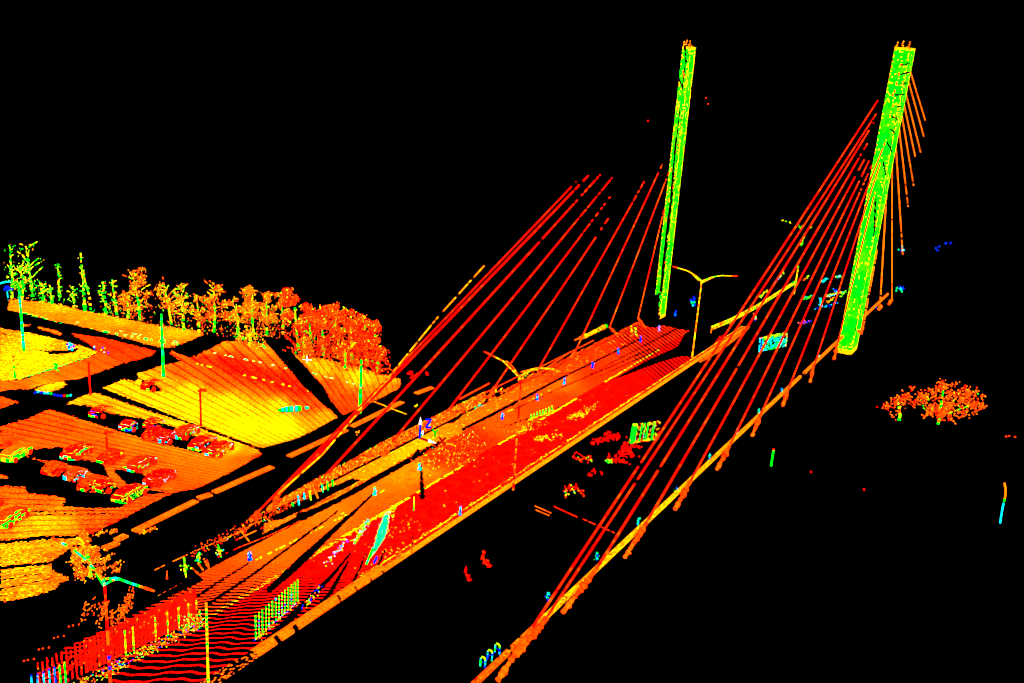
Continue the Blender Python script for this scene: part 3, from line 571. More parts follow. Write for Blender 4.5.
# ------------------------------------------------------------------ parked cars
def car(u, along, label, roof, side, frac=1.0, L=3.35, W=1.5, H=1.1, hole=.22):
    b = at(u, ZL); ang = math.radians(along)
    root = empty('parked_car', label, 'car', 'cars in the parking lot'); root.location = tuple(b)
    ex = np.array([math.cos(ang), math.sin(ang), 0]); ey = np.array([-ex[1], ex[0], 0])
    def W3(P): return b + P[..., 0:1] * ex + P[..., 1:2] * ey + P[..., 2:3] * np.array([0, 0, 1.])
    # lengthwise profile: half width and height of body then cabin
    def loft(name, st, cell, tr, kd):
        xs = np.array([q[0] for q in st]); n = int((xs[-1] - xs[0]) / cell); X = np.linspace(xs[0], xs[-1], n + 1)
        hw = np.interp(X, xs, [q[1] for q in st]); z0 = np.interp(X, xs, [q[2] for q in st]); z1 = np.interp(X, xs, [q[3] for q in st])
        v = np.linspace(0, 1, 19)
        prof = np.interp(v, [0, .06, .3, .38, .62, .70, .94, 1], [1, 1, 1, .86, -.86, -1, -1, -1]); zz = np.interp(v, [0, .06, .3, .38, .62, .70, .94, 1], [0, .12, .85, 1, 1, .85, .12, 0])
        P = np.stack([X[:, None] + 0 * v[None], hw[:, None] * prof[None], z0[:, None] + (z1 - z0)[:, None] * zz[None]], -1)
        T = np.zeros((n, 18)); K = np.ones((n, 18), bool); vc = (v[:-1] + v[1:]) / 2
        top = (vc > .33) & (vc < .67); rt = vc <= .33
        R = rng.random(T.shape); ts = np.array(side)
        T[:, top] = roof; T = np.where(top[None] & (R < .12), .12, T)
        nearside = rt if tr > 0 else (vc >= .67)
        T = np.where(nearside[None], np.kron(rng.choice(ts, size=(n // 3 + 1, 9)), np.ones((3, 2)))[:n], T)
        farside = ~top & ~nearside; T = np.where(farside[None], roof + .03, T)
        K &= rng.random(T.shape) > np.where(farside[None], .6, np.where(top[None], kd, kd * 2.5))
        K &= ((np.arange(n) + .5) / n)[:, None] <= frac
        s = Scan(); s.grid(W3(P), T, K)
        for e, q in ((0, xs[0]), (-1, xs[-1])):                     # end faces
            a0, z_0, z_1 = st[e][1], st[e][2], st[e][3]
            if e == -1 and frac < 1: continue
            g = np.stack(np.meshgrid(np.linspace(-a0, a0, 10), np.linspace(z_0, z_1, 6), indexing='ij'), -1)
            Pq = np.stack([np.full(g.shape[:2], q), g[..., 0], g[..., 1]], -1)
            s.grid(W3(Pq), np.kron(rng.choice(np.array(side + [roof]), size=(3, 2)), np.ones((3, 3)))[:, :5], rng.random((9, 5)) > .12)
        return child(s, name, M_PAINT, root)
    h = W / 2; sg = 1 if (ex[1] < 0) else -1
    # side that faces the deck (+x)
    sg = 1 if ey[0] > 0 else -1
    loft('body', [(-L / 2, h * .8, .3, .75), (-L / 2 + .25, h * .96, .22, .85), (L * .1, h, .2, .9), (L / 2 - .3, h * .95, .22, .75), (L / 2, h * .75, .3, .6)], .13, -sg if False else (1 if sg > 0 else -1), hole)
    loft('cabin', [(-L * .42, h * .72, .8, .9), (-L * .30, h * .80, .8, H), (L * .05, h * .80, .8, H), (L * .24, h * .75, .8, .88)], .13, (1 if sg > 0 else -1), hole)
    for x in (-L * .3, L * .31):
        for y in (-h * .95, h * .95):
            if frac < .9 and x > 0: continue
            c = W3(np.array([[x, y, .32]]))[0]; s = Scan()
            s.tube([c - ey * .1, c + ey * .1], .27, lambda q: .03, 0, .1, 10, 0); child(s, 'wheel', M_PAINT, root)
    return root
Gn, Cy, Lm = GREEN, CYAN, LIME
mixR = [RED, RED, RED, RED, RED, RORANGE, RED, GREEN, CYAN]; mixG = [GREEN, GREEN, GREEN, LIME, YELLOW]; mixC = [CYAN, TEAL, GREEN, RED]
car((220, 453), 104, 'red car at the right end of the back parking row, its near side green dotted', 0, mixR)
car((203, 447), 104, 'red car second from the right end of the back parking row with a lime front', 0, [RED, RED, RED, RED, RED, LIME, GREEN, CYAN])
car((186, 436), 104, 'red and cyan speckled car in the middle of the back parking row', .03, [RED, RED, RED, RED, CYAN, GREEN], hole=.2)
car((170, 440), 104, 'small red car lying left of the middle in the back parking row', 0, [RED, RED, RED, CYAN], .62)
car((157, 437), 104, 'small red car with orange flecks beside a cyan fronted one in the back row', 0, [RED, RED, RORANGE, ORANGE], .62)
car((158, 426), 104, 'sparse red car fragment with blue dots on the yellow bay edge', .0, [BLUE, GREEN, RED], .5, hole=.35)
car((134, 428), 104, 'cyan and blue fronted car in the back parking row, the brightest one', .0, [CYAN, BLUE, TEAL, GREEN], .4, hole=.2)
car((104, 415), 104, 'sparse speckled car at the left end of the back parking row', .0, [TEAL, RED, BLUE, GREEN], .8, hole=.5)
car((154, 388), 104, 'sparse red car in the dark notch of the upper yellow bays', .0, [RED, GREEN, RED], .7, hole=.4)
car((160, 482), 102, 'solid red car at the right end of the middle row', 0, [RED, RED, RED, CYAN])
car((141, 468), 102, 'red car with a cyan fleck in the middle row', .03, [RED, RORANGE, RED, RED, RED, GREEN, CYAN], hole=.22)
car((114, 460), 102, 'red car fragment in the middle row below the short red post', .02, [RED, RED, RED, RED, GREEN], .7, hole=.22)
car((77, 456), 108, 'red roofed car with a green side left in the middle row', 0, [GREEN, RED, RED, TEAL, GREEN, RED, YELLOW], hole=.15)
car((16, 458), 109, 'green sided car at the left border of the middle row', .15, [GREEN, GREEN, GREEN, LIME, YELLOW], hole=.02)
car((130, 498), 102, 'red car with a bright green striped back in the front row', 0, [GREEN, GREEN, LIME, GREEN, YELLOW])
car((96, 487), 102, 'orange and green car at the end of the long front row', .06, [GREEN, LIME, RED, RED, RORANGE], .7, hole=.2)
car((82, 477), 102, 'orange red car in the front row next to the green ended one', .07, [RED, RORANGE, ORANGE, CYAN], .5, hole=.15)
car((60, 471), 102, 'orange red car in the middle of the long front row', .08, [RED, RORANGE, ORANGE], .5, hole=.15)
car((11, 522), 109, 'green striped car at the lower left border of the parking lot', .06, [GREEN, GREEN, LIME, RED], hole=.05)
car((2, 500), 109, 'blue flecked car cut by the left border below the dark bays', .15, [BLUE, ORANGE, RED], .6, hole=.5)
car((112, 488), 95, 'upright green and red car fragment between the two front rows', .0, [GREEN, GREEN, RED, YELLOW], .45, hole=.3)
car((10, 442), 109, 'orange and red speckled car at the left border above the green sided one', .1, [RED, ORANGE, BLUE], .8, hole=.45)
# the car that left a dark smear on the yellow bay
s = Scan(); A = at((278, 413), ZL); B = at((309, 411), ZL); d = B - A
s.tube([A + [0, 0, .3], A + d * .3 + [0, 0, .35], A + d * .55 + [0, 0, .35], B + [0, 0, .4]], lambda q: .14 + .22 * math.sin(math.pi * q), lambda q: float(rng.choice([GREEN, TEAL, CYAN, GREEN])), .05, .2)
tag(s.build('passing_car', M_PAINT), 'low green and cyan car streak on the yellow bays near the right lamp post', 'car')

s = Scan(); b = at((70, 352), ZL); s.points(b + rng.normal(size=(16, 3)) * [.35, .3, .25] + [0, 0, .6], .2, pick(16, [BLUE, CYAN, BLUE], [1, 1, 1])); tag(s.build('parking_sign', M_STEEL), 'small blue sign beside the dark slot in the yellow bay', 'sign')
s = Scan(); b = at((104, 352), ZL); s.points(b + rng.normal(size=(7, 3)) * [.9, .3, .15] + [0, 0, .3], .18, pick(7, [BLUE, CYAN, YELLOW], [1, 1, 1])); tag(s.build('road_sign', M_STEEL), 'tiny blue and cyan sign at the junction of the red access road', 'sign')
s = Scan(); b = at((48, 398), ZL); s.points(b + np.stack([np.linspace(-1.6, 2.2, 12), np.linspace(-.4, 1.2, 12), .3 + .2 * rng.random(12)], -1), .2, pick(12, [CYAN, GREEN, RED, BLUE], [1, 1, 1, 1])); tag(s.build('bollard_row', M_STEEL), 'low row of cyan and red specks on the black road crossing', 'barrier')
s = Scan(); b = at((8, 300), ZL); t = over((8, 289), b); s.points(t + rng.normal(size=(10, 3)) * .25, .22, BLUE); s.tube([b, t], .1, lambda q: CYAN, .3, .3); tag(s.build('road_sign', M_STEEL), 'blue sign on a post at the left border under the cyan lamp arm', 'sign')
s = Scan(); b = at((56, 372), ZL); s.points(b + np.stack([.1 * rng.normal(size=18), .1 * rng.normal(size=18), 1.1 * rng.random(18)], -1), .15, GREEN); tag(s.build('bollard', M_STEEL), 'short green bollard on the orange rim of the yellow lot', 'bollard')
s = Scan(); b = at((15, 378), ZL); t = over((10, 356), b); s.tube([b, b + (t - b) * .3], .14, lambda q: GREEN, .1, .2); s.tube([b + (t - b) * .75, t], .12, lambda q: .03, .2, .2); s.tube([b + (t - b) * .45, b + (t - b) * .55], .12, lambda q: GREEN, .1, .2); tag(s.build('parking_post', M_STEEL), 'broken green and red post on the yellow lot at the left', 'post', 'red posts in the parking lot')

# ------------------------------------------------------------------ trees
def tree(bu, tu, wpx, label, crown, trunk_h=.55, n=420, lean=0.0, bare=False, clump=13, skirt=1, z=ZL, r=.10, green=.04, name='tree', group='trees beyond the parking lot', lo=.3):
    b = at(bu, z); t = over(tu, b); H = max(1.5, t[2] - b[2]); dist = np.linalg.norm(b - CAM); mpp = dist / F_PX; Wd = wpx * mpp
    off = aty(tu, b[1]) - over(tu, b); top = t + np.array([off[0], 0, 0])
    root = empty(name, label, 'tree', group); root.location = tuple(b)
    s = Scan(); pth = [b, b + (top - b) * .35 + [.15 * rng.normal(), .1, 0], b + (top - b) * .7, b + (top - b) * (.98 if bare else .8)]
    s.tube(pth, lambda q: .17 * (1.25 - q * .8), lambda q: float(rng.choice([GREEN, GREEN, LIME, YELLOW])), .22 if bare else .12, .3, 5, .25)
    k = 12 if bare else 7
    for i in range(k):
        f = rng.uniform(.3, .95); o = b + (top - b) * f; a = rng.uniform(0, 6.28); l = Wd * rng.uniform(.2, .5) * (1.1 - f * .5)
        e = o + np.array([math.cos(a) * l, math.sin(a) * l, l * rng.uniform(.4, 1.1)])
        s.tube([o, (o + e) / 2 + [0, 0, .1], e], .085, lambda q: float(rng.choice([GREEN, LIME, YELLOW] if bare else [LIME, YELLOW, ORANGE])), .25, .25, 5, .2)
    child(s, 'trunk', M_LEAF, root)
    s = Scan(); P = []
    cl = []
    for _ in range(clump):
        a, q, f = rng.uniform(0, 6.28), math.sqrt(rng.random()) * .46 * Wd, rng.uniform(lo if not bare else .1, .97)
        cl.append((q * math.cos(a), q * math.sin(a), f))
    for (cx_, cy_, f) in cl:
        m = int(n * (.55 if bare else 1.25)) // clump; sg = Wd * (.075 if skirt else .055) * (1.1 - .35 * f)
        P.append(b + (top - b) * f + np.array([cx_ * (1.15 - .5 * f), cy_ * (1.15 - .5 * f), 0]) + rng.normal(size=(m, 3)) * [sg, sg, min(sg * .9, H * .12)])
    m = n // 6 * skirt; P.append(b + np.stack([rng.normal(size=m) * Wd * .25, rng.normal(size=m) * Wd * .2, rng.random(m) ** 1.5 * H * .45], -1))
    P = np.concatenate(P); P = P[P[:, 2] > b[2]]
    T = rng.choice(np.array(crown), size=len(P)) + .03 * rng.normal(size=len(P)); T = np.where(rng.random(len(P)) < green, GREEN, T)
    s.points(P, r * (.75 + .5 * rng.random(len(P))), np.clip(T, 0, 1)); child(s, 'crown', M_LEAF, root)
    return root
YG = [YELLOW, LIME, GREEN, GREEN, GREEN]; OR = [ORANGE, AMBER, ORANGE, RORANGE, YELLOW]; RD = [RED, RORANGE, RORANGE, ORANGE, RED]; OY = [AMBER, YELLOW, ORANGE, AMBER]
for a in [((33, 299), (25, 241), 34, 'tall bare green tree at the left with forked top branches', YG, dict(n=60, bare=True)),
          ((12, 298), (10, 243), 14, 'broken bare green stem at the left border of the tree row', YG, dict(n=50, bare=True)),
          ((22, 300), (22, 262), 26, 'low yellow and green bush tree below the forked bare tree', YG, dict(n=230)),
          ((43, 303), (42, 283), 12, 'short green sapling right of the forked bare tree', YG, dict(n=60, bare=True)),
          ((52, 304), (50, 286), 8, 'shorter of two thin green saplings in the left tree row', YG, dict(n=40, bare=True)),
          ((61, 306), (57.5, 263), 9, 'thin tall green stem left of the twin pole tree', YG, dict(n=50, bare=True)),
          ((74, 308), (72, 287), 12, 'low green and yellow sapling left of the twin pole tree', YG, dict(n=70, bare=True)),
          ((85, 311), (80.5, 252), 7, 'slender pole like green tree, the sharpest top in the left row', YG, dict(n=30, bare=True)),
          ((91, 312), (83, 270), 7, 'green stem leaning against the slender pole like tree', YG, dict(n=20, bare=True)),
          ((105, 315), (103, 281), 13, 'thin yellow green tree right of the slender pole tree', YG + [ORANGE], dict(n=90, bare=True)),
          ((117, 317), (112, 280), 12, 'thin orange tipped tree left of the first leafy orange tree', OY + [GREEN], dict(n=90, bare=True)),
          ((128, 318), (127, 292), 18, 'low yellow bush tree in front of the first leafy orange tree', OY, dict(n=150)),
          ((140, 320), (133, 272), 34, 'first leafy orange tree from the left with two green trunks', OY + [ORANGE, RORANGE], dict(n=420, green=.1)),
          ((172, 327), (163, 279), 24, 'orange topped tree with a thick green trunk bending left', OY + [RORANGE], dict(n=260, green=.14)),
          ((184, 330), (181, 285), 22, 'spotted orange and green tree behind the green lamp post', OY + [RORANGE, GREEN], dict(n=260, green=.12)),
          ((199, 332), (197, 296), 18, 'low orange bush tree left of the round red orange tree', OR, dict(n=220, green=.12)),
          ((214, 332), (214, 280), 30, 'round red and orange tree with a green trunk and pointed top', OR + [RED, RORANGE], dict(n=520, green=.07)),
          ((238, 335), (236, 297), 22, 'orange tree with drooping left side next to the bushy yellow crown', OR, dict(n=300, green=.12)),
          ((254, 335), (251, 289), 30, 'bushy yellow orange crown with a clear green trunk', OY + [ORANGE], dict(n=620, green=.05)),
          ((267, 335), (266, 293), 24, 'second bushy yellow orange crown, left of the gap', OY + [ORANGE], dict(n=480, green=.06)),
          ((283, 334), (281, 293), 24, 'loose orange and red tree right of the bushy yellow crowns', OR + [RED], dict(n=380, green=.05)),
          ((299, 350), (293, 287), 26, 'tallest red tree at the left end of the red thicket', RD, dict(n=1300, r=.13)),
          ((311, 352), (308, 302), 28, 'red tree with green trunk flecks second in the red thicket', RD + [ORANGE], dict(n=1300, r=.13, green=.05)),
          ((324, 356), (320, 306), 28, 'orange red tree in the middle front of the red thicket', RD + [ORANGE], dict(n=1300, r=.13, green=.04)),
          ((338, 358), (334, 305), 30, 'orange red tree in the middle rear of the red thicket', RD + [ORANGE, AMBER], dict(n=1400, r=.13, green=.03)),
          ((352, 362), (350, 311), 30, 'red tree right of the middle of the thicket', RD, dict(n=1400, r=.13, green=.04)),
          ((367, 366), (364, 313), 32, 'broad red tree second from the right end of the thicket', RD + [ORANGE], dict(n=1400, r=.13, green=.02)),
          ((378, 372), (374, 322), 24, 'dense red tree at the right end of the thicket', RD, dict(n=1200, r=.13, green=.02)),
          ((304, 358), (303, 338), 18, 'low orange shrub at the left foot of the red thicket', OR + [RED, RED], dict(n=300, green=.03)),
          ((345, 368), (345, 344), 30, 'low red shrub at the front foot of the red thicket', RD + [ORANGE], dict(n=420, green=.05)),
          ((250, 344), (250, 335), 34, 'low yellow hedge at the foot of the bushy yellow crowns', OY + [GREEN], dict(n=140))]:
    tree(a[0], a[1], a[2], a[3], a[4], **a[5])
# shrub by the near lamp, with leaf litter strips
tree((90, 576), (84, 543), 34, 'orange and yellow shrub behind the near double armed lamp', OY + [ORANGE, RORANGE], n=900, r=.075, green=.01, group=None, name='shrub', clump=12)
s = Scan()
for a, b, w_ in (((104, 550), (116, 544), 3), ((105, 558), (111, 555), 2), ((113, 566), (119, 563), 4), ((97, 570), (106, 567), 3), ((117, 540), (120, 538), 2), ((98, 534), (105, 531), 3), ((101, 563), (106, 560), 2), ((112, 532), (114, 531), 2), ((150, 530), (154, 529), 2.5), ((142, 532), (144, 531.5), 2.5), ((115, 571), (119, 569.5), 2)):
    A, B = at(a, ZL), at(b, ZL); n = 26; P = A + (B - A) * rng.random((n, 1)) + rng.normal(size=(n, 3)) * [.04 * w_, .09 * w_, .06]; s.points(P, .085, pick(n, [AMBER, ORANGE, YELLOW], [2, 2, 1]))
structure(s.build('ground_litter', M_LEAF), 'stuff')
s = Scan()
for x0, y0, n_ in ((122, 612, 60), (112, 618, 30), (126, 605, 50), (130, 598, 40), (101, 617, 30), (104, 608, 20), (85, 611, 22), (94, 606, 10)):
    c = at((x0, y0), ZL + 3); d_ = rng.random((n_, 1)) - .5; s.points(c + d_ * [.2, .3, 1.1] + rng.normal(size=(n_, 3)) * [.16, .1, .12], .07, pick(n_, [ORANGE, AMBER, RORANGE], [3, 2, 1]))
tag(s.build('shrub', M_LEAF), 'small orange shrub of upright strokes left of the slatted fence top', 'plant')
s = Scan(); P = []
for k in range(6):
    for dx, dy in ((0, 0), (6, -1), (-4, 1)):
        P.append(at((28 + 15 * k + dx, 660 - 11.5 * k + dy), -1))
s.points(P, .085, RORANGE); tag(s.build('cable_duct', M_STEEL), 'dotted red line of specks on the black ground left of the slatted fence', 'duct')
def lobed_tree(bu, tu, lobes, label, n, stems):
    b = at(bu, -5); root = empty('tree', label, 'tree'); root.location = tuple(b); mpp = np.linalg.norm(b - CAM) / F_PX
    s = Scan(); s.tube([b, aty(bu, b[1]) + [0, 0, .6], aty(tu, b[1])], lambda q: .16 * (1.2 - .7 * q), lambda q: float(rng.choice([GREEN, LIME, ORANGE])), .3, .25, 5, .2)
    for u in stems: s.tube([aty(bu, b[1]) + [0, .2, .8], (aty(bu, b[1]) + aty(u, b[1])) / 2 + [0, .4 * rng.normal(), .2], aty(u, b[1]) + [0, rng.normal(), 0]], .09, lambda q: float(rng.choice([GREEN, LIME, ORANGE, AMBER])), .4, .25, 5, .2)
    child(s, 'trunk', M_LEAF, root)
    s = Scan(); A = sum(l[2] * l[3] for l in lobes)
    for x, y, rx, ry in lobes:
        c = aty((x, y), b[1]); m = int(n * rx * ry / A); k = max(5, m // 9)
        v = rng.normal(size=(k, 3)); v /= np.linalg.norm(v, axis=1, keepdims=True); v *= rng.random((k, 1)) ** .4
        seeds = c + v * np.array([rx, rx * .8, ry * 1.02]) * mpp
        P = seeds[rng.integers(0, k, m)] + rng.normal(size=(m, 3)) * .26
        s.points(P, .125 * (.8 + .4 * rng.random(m)), pick(m, [RED, RORANGE, ORANGE, .18, AMBER, GREEN], [2, 5, 6, 5, 3, .5]))
    child(s, 'crown', M_LEAF, root)
lobed_tree((938, 424), (944, 384), [(946, 398, 26, 17), (964, 396, 20, 15), (918, 398, 17, 11), (934, 409, 24, 10), (955, 412, 22, 8), (972, 405, 12, 10), (944, 386, 12, 6)], 'wide orange and red tree alone in the black at the right', 900, [(925, 396), (960, 392), (915, 402), (970, 402)])
lobed_tree((899, 420), (898, 402), [(896, 409, 10, 6), (888, 406, 5, 4), (904, 400, 6, 7)], 'small orange tree crown at the left foot of the lone wide tree', 110, [(890, 406)])

# ------------------------------------------------------------------ vehicles and fragments on the bridge
def comb(label, A, B, h, nbar, tb, tspeck, cat='lorry', name='lorry', rad=.06, foot=True, drop=.05):
    root = empty(name, label, cat); root.location = tuple(A); d = B - A
    s = Scan(); 
    s.tube([A + [0, 0, .1], B + [0, 0, .1]], rad * .8, lambda q: float(rng.choice(tspeck)), .3, .15)
    s.points(A + d * rng.random((60, 1)) + [0, 0, .12] + rng.normal(size=(60, 3)) * [.15, .1, .06], rad * .9, pick(60, tspeck, [1] * len(tspeck))); child(s, 'underframe', M_PAINT, root)
    for i in range(nbar):
        b = A + d * (i + .5) / nbar; s = Scan(); hh = h if not callable(h) else h(i / (nbar - 1))
        s.tube([b + [0, 0, .15], b + [0, 0, hh]], rad, lambda q: float(rng.choice([BLUE, CYAN])) if rng.random() < .08 else tb + .04 * rng.normal(), drop, .15, 4)
        child(s, 'side_slat', M_PAINT, root)
    return root
comb('lorry side of green upright slats on the near red road', at((254, 642), 0), at((299, 602), 0), 1.75, 14, GREEN, [AMBER, BLUE, YELLOW, ORANGE, LIME])
comb('green comb shaped car side on the red road right of the middle lamp', at((529, 421), 0), at((553, 411), 0), .62, 8, GREEN, [LIME, YELLOW, RED], 'car', 'passing_car', .1)
root = comb('green slatted lorry in the black carriageway left of the right cables', at((630, 444), 0), at((656, 440), 0), 1.95, 1, GREEN, [RED, YELLOW, ORANGE, LIME])
A, B = at((630, 444), 0), at((657, 440), 0)
for f, r_ in ((.03, .19), (.10, .17), (.33, .08), (.56, .08), (.78, .10)):
    s = Scan(); b = A + (B - A) * f; s.tube([b + [0, 0, .1], b + [.1, .1, 2.0]], r_, lambda q: LIME if q > .93 else GREEN, .05, .15, 6); child(s, 'side_slat', M_PAINT, root)
s = Scan(); n = 130; s.points(A + (B - A) * (.1 + .9 * rng.random((n, 1))) + [0, .3, 0] + rng.random((n, 1)) * np.array([0, 0, 1.9]), .085, pick(n, [RED, YELLOW, AMBER, RORANGE, LIME, CYAN], [3, 3, 2, 3, 2, .5])); child(s, 'cargo', M_PAINT, root)
# cyan van side
van = empty('van', 'bright cyan van side standing slanted on the red road near the barrier', 'van'); A, B = at((371, 564), 0), at((382, 546), 0); van.location = tuple(A)
s = Scan()
quad = [(372.5, 566), (371, 560), (374, 545), (379, 528), (385.5, 512), (388.5, 514), (387.5, 529), (384, 545), (376.5, 562)]
c0 = at((376, 550), 0)
ax = at((388, 530), 0) - at((366, 562), 0); axn = ax / np.linalg.norm(ax); nrm = np.array([-axn[1], axn[0], 0])
O = at((366, 566), 0)
def van_face(off, prob):
    s.face(O + nrm * off, ax * 1.4, np.array([0, 0, 5.0]), (.09, .09), lambda i, j, c: np.where(rng.random(i.shape) < .05, BLUE, np.where(rng.random(i.shape) < .35, GREEN, .68 + .05 * rng.normal(size=i.shape))), lambda i, j, c: inside(pix(c) + rng.normal(size=i.shape + (2,)) * .9, quad) & (rng.random(i.shape) > .12))
van_face(0, 1); van_face(.12, 1)
child(s, 'side_panel', M_PAINT, van)
s = Scan()
for a, b, t in (((366.5, 564), (373, 548), GREEN), ((377.5, 536), (383, 523), GREEN), ((388.5, 514), (392, 506), YELLOW), ((374, 563), (377, 557), BLUE)):
    P = [at(a, .4), at(b, .6)]; s.tube(P, .09, lambda q: t if rng.random() < .8 else CYAN, .15, .12)
child(s, 'trim', M_PAINT, van)
def streak(name, label, cat, a, b, n, ts, wd=.12, z=.25, r=.065):
    s = Scan(); A, B = at(a, z), at(b, z); s.points(A + (B - A) * rng.random((n, 1)) + rng.normal(size=(n, 3)) * [wd, wd, .12], r, pick(n, ts, [1] * len(ts)))
    return tag(s.build(name, M_PAINT), label, cat)
streak('passing_car', 'green and yellow car streak on the red road left of the cyan van', 'car', (354, 543), (369, 520), 110, [GREEN, GREEN, YELLOW, LIME, CYAN], .1)
streak('passing_car', 'short green streak of a car between the cyan van and the yellow lane line', 'car', (392, 517), (396, 505), 50, [GREEN, LIME, YELLOW, RED], .08)
streak('passing_car', 'faint cyan and blue dotted car streak behind the green slatted lorry', 'car', (327, 564), (346, 541), 60, [GREEN, CYAN, AMBER, BLUE], .12)
streak('passing_car', 'blue and yellow dotted streak of a car right of the slatted lorry', 'car', (301, 612), (321, 585), 50, [BLUE, AMBER, LIME, RED], .14)
s = Scan(); b = at((413.5, 512), 0); s.tube([b, over((413.8, 497), b)], .05, lambda q: GREEN + .03 * rng.normal(), .05, .1); tag(s.build('post', M_STEEL), 'short green post on the red road below the dark wedge', 'post')
# stray returns on the road: uncountable
s = Scan()
for x, y, n_, sx, sy, ts, p in ((449, 456, 650, .8, 3.6, [RED, RORANGE, .11, .15, YELLOW, GREEN, TEAL], [8, 5, 3, 1, 1.0, 1.4, .7]), (460, 466, 160, .8, 3, [RED, .11, .15, YELLOW, GREEN], [4, 3, 2, 1, .7]), (530, 428, 70, .5, 2, [YELLOW, AMBER, LIME, ORANGE], [2, 2, 1, 1]), (575, 416, 60, .2, 1.0, [YELLOW, AMBER, LIME], [2, 2, 1]), (585, 413, 45, .3, 2.4, [YELLOW, LIME, AMBER, GREEN], [1, 1, 1, 1]), (541, 439, 50, .25, .6, [YELLOW, AMBER, LIME], [1, 1, 1]), (556, 438, 28, .3, 1.2, [YELLOW, AMBER, LIME], [1, 1, 1]), (395, 532, 40, .4, 3, [AMBER, ORANGE, YELLOW], [1, 1, 1]), (468, 450, 90, .6, 3, [RED, ORANGE, AMBER], [2, 1, 1]), (385, 560, 40, .5, 3, [AMBER, ORANGE, YELLOW], [1, 1, 1])):
    b = at((x, y), .0); s.points(b + np.stack([rng.normal(size=n_) * sx, rng.normal(size=n_) * sy * .6, .05 + .9 * rng.random(n_) * (n_ > 100) + .1 * rng.random(n_)], -1), .075, pick(n_, ts, p))
structure(s.build('stray_points', M_PAINT), 'stuff')

def fragment(name, label, cat, blobs, z, ts, p, r=.1, group=None):
    s = Scan()
    for (x, y, n_, ax_, az_) in blobs:
        b = at((x, y), z); s.points(b + np.stack([rng.normal(size=n_) * ax_, rng.normal(size=n_) * ax_, np.abs(rng.normal(size=n_)) * az_], -1), r, pick(n_, ts, p))
    return tag(s.build(name, M_PAINT), label, cat, group)
RC = ([RED, RED, RORANGE], [4, 4, 1]); RG = ([RED, RORANGE, LIME, GREEN], [6, 2, 1, 1]); g = 'vehicle fragments on the dark carriageway'
fragment('vehicle', 'row of red specks of a car left of the green slatted lorry', 'car', [(596, 443, 20, .25, .2), (603, 441, 26, .25, .25), (609, 439, 30, .25, .3), (616, 438, 22, .2, .3), (593, 444, 6, .12, .1)], 0.2, *RC, group=g)
car_red = fragment('vehicle', 'red car fragment below the green slatted lorry with a green left end', 'car', [(612, 461, 26, .25, .25), (621, 462, 22, .3, .2), (626, 450, 40, .25, .45), (622, 456, 30, .25, .3), (630, 456, 30, .25, .3), (637, 449, 14, .2, .2)], 0.1, *RC, group=g)
fl = fragment('headlight', '', '', [(609, 463, 16, .15, .25)], 0.1, [GREEN, LIME], [2, 1]); del fl['category']; fl['label'] = 'green headlight'; fl.parent = car_red
fragment('vehicle', 'small red and yellow car fragment below the median barrier', 'car', [(577, 460, 18, .2, .3), (589, 460, 18, .25, .2), (581, 461, 8, .2, .2)], 0.1, *RG, group=g)
fragment('vehicle', 'two tiny red specks left of the outermost right cables', 'car', [(590, 476, 8, .12, .12), (593, 472, 6, .1, .1), (602, 474, 4, .08, .08)], 0.1, *RC, group=g)
fragment('vehicle', 'red and green speckled car fragment above the orange strips', 'car', [(566, 494, 14, .15, .3), (571, 490, 18, .25, .25), (576, 488, 8, .15, .2), (580, 493, 8, .25, .15), (565, 497, 5, .08, .1)], 0.1, [RED, RORANGE, LIME, TEAL], [6, 2, 1, .8], group=g)
fragment('pedestrian_trace', 'left and smaller of two slanted red flecks in the black', 'trace', [(465.5, 572, 14, .06, .2), (467.5, 577, 16, .06, .15), (469.5, 581, 10, .05, .1)], 0.1, *RC, r=.07)
fragment('pedestrian_trace', 'right and larger of two slanted red flecks in the black', 'trace', [(483, 559, 24, .07, .3), (486, 564, 22, .1, .15), (488.5, 568, 18, .08, .15)], 0.1, [RED, RORANGE, AMBER], [4, 2, 1], r=.07)
for k, (a, b, t, lab) in enumerate((((535, 506), (551, 513), .14, 'upper orange bar of the short double strip on the dark carriageway'), ((536, 510), (549, 515.5), .15, 'lower orange bar of the short double strip on the dark carriageway'), ((554, 506.5), (577, 517), .01, 'red dashed strip right of the orange double strip'), ((583, 519), (617, 534), .04, 'thin dotted red strip ending at the edge beam'))):
    A, B = at(a, .02), at(b, .02); s = Scan(); s.tube([A, B], .055, lambda q: t + .02 * rng.random(), [.1, .25, .15, .5][k], .12, 5); tag(s.build('road_marking_strip', M_CONC), lab, 'strip')
# panel and vehicles beyond, seen between the right cables
root = empty('lorry', 'cyan dotted lorry back seen between the right cables on the far carriageway', 'lorry'); b = at((773, 351), 0); root.location = tuple(b)
s = Scan(); O = aty((759, 352), b[1]); U = aty((786, 346.5), b[1]) - O; V = aty((760, 338), b[1]) - O
s.face(O, U, V, (.17, .17), lambda i, j, c: np.where((i < .1), BLUE - .1 * rng.random(i.shape), np.where(rng.random(i.shape) < .4, GREEN, np.where(j > .85, LIME, CYAN - .04))), lambda i, j, c: rng.random(i.shape) > .4)
s.face(O + [0, .3, 0], U, V, (.17, .17), lambda i, j, c: np.full(i.shape, CYAN), lambda i, j, c: rng.random(i.shape) > .6)
child(s, 'rear_door', M_PAINT, root)
s = Scan(); s.tube([O + V, O + U + V, O + U], .1, lambda q: float(rng.choice([ORANGE, AMBER, GREEN, LIME])), .25, .3); s.tube([O, O + V], .1, lambda q: float(rng.choice([BLUE, CYAN])), .1, .3); child(s, 'door_frame', M_PAINT, root)
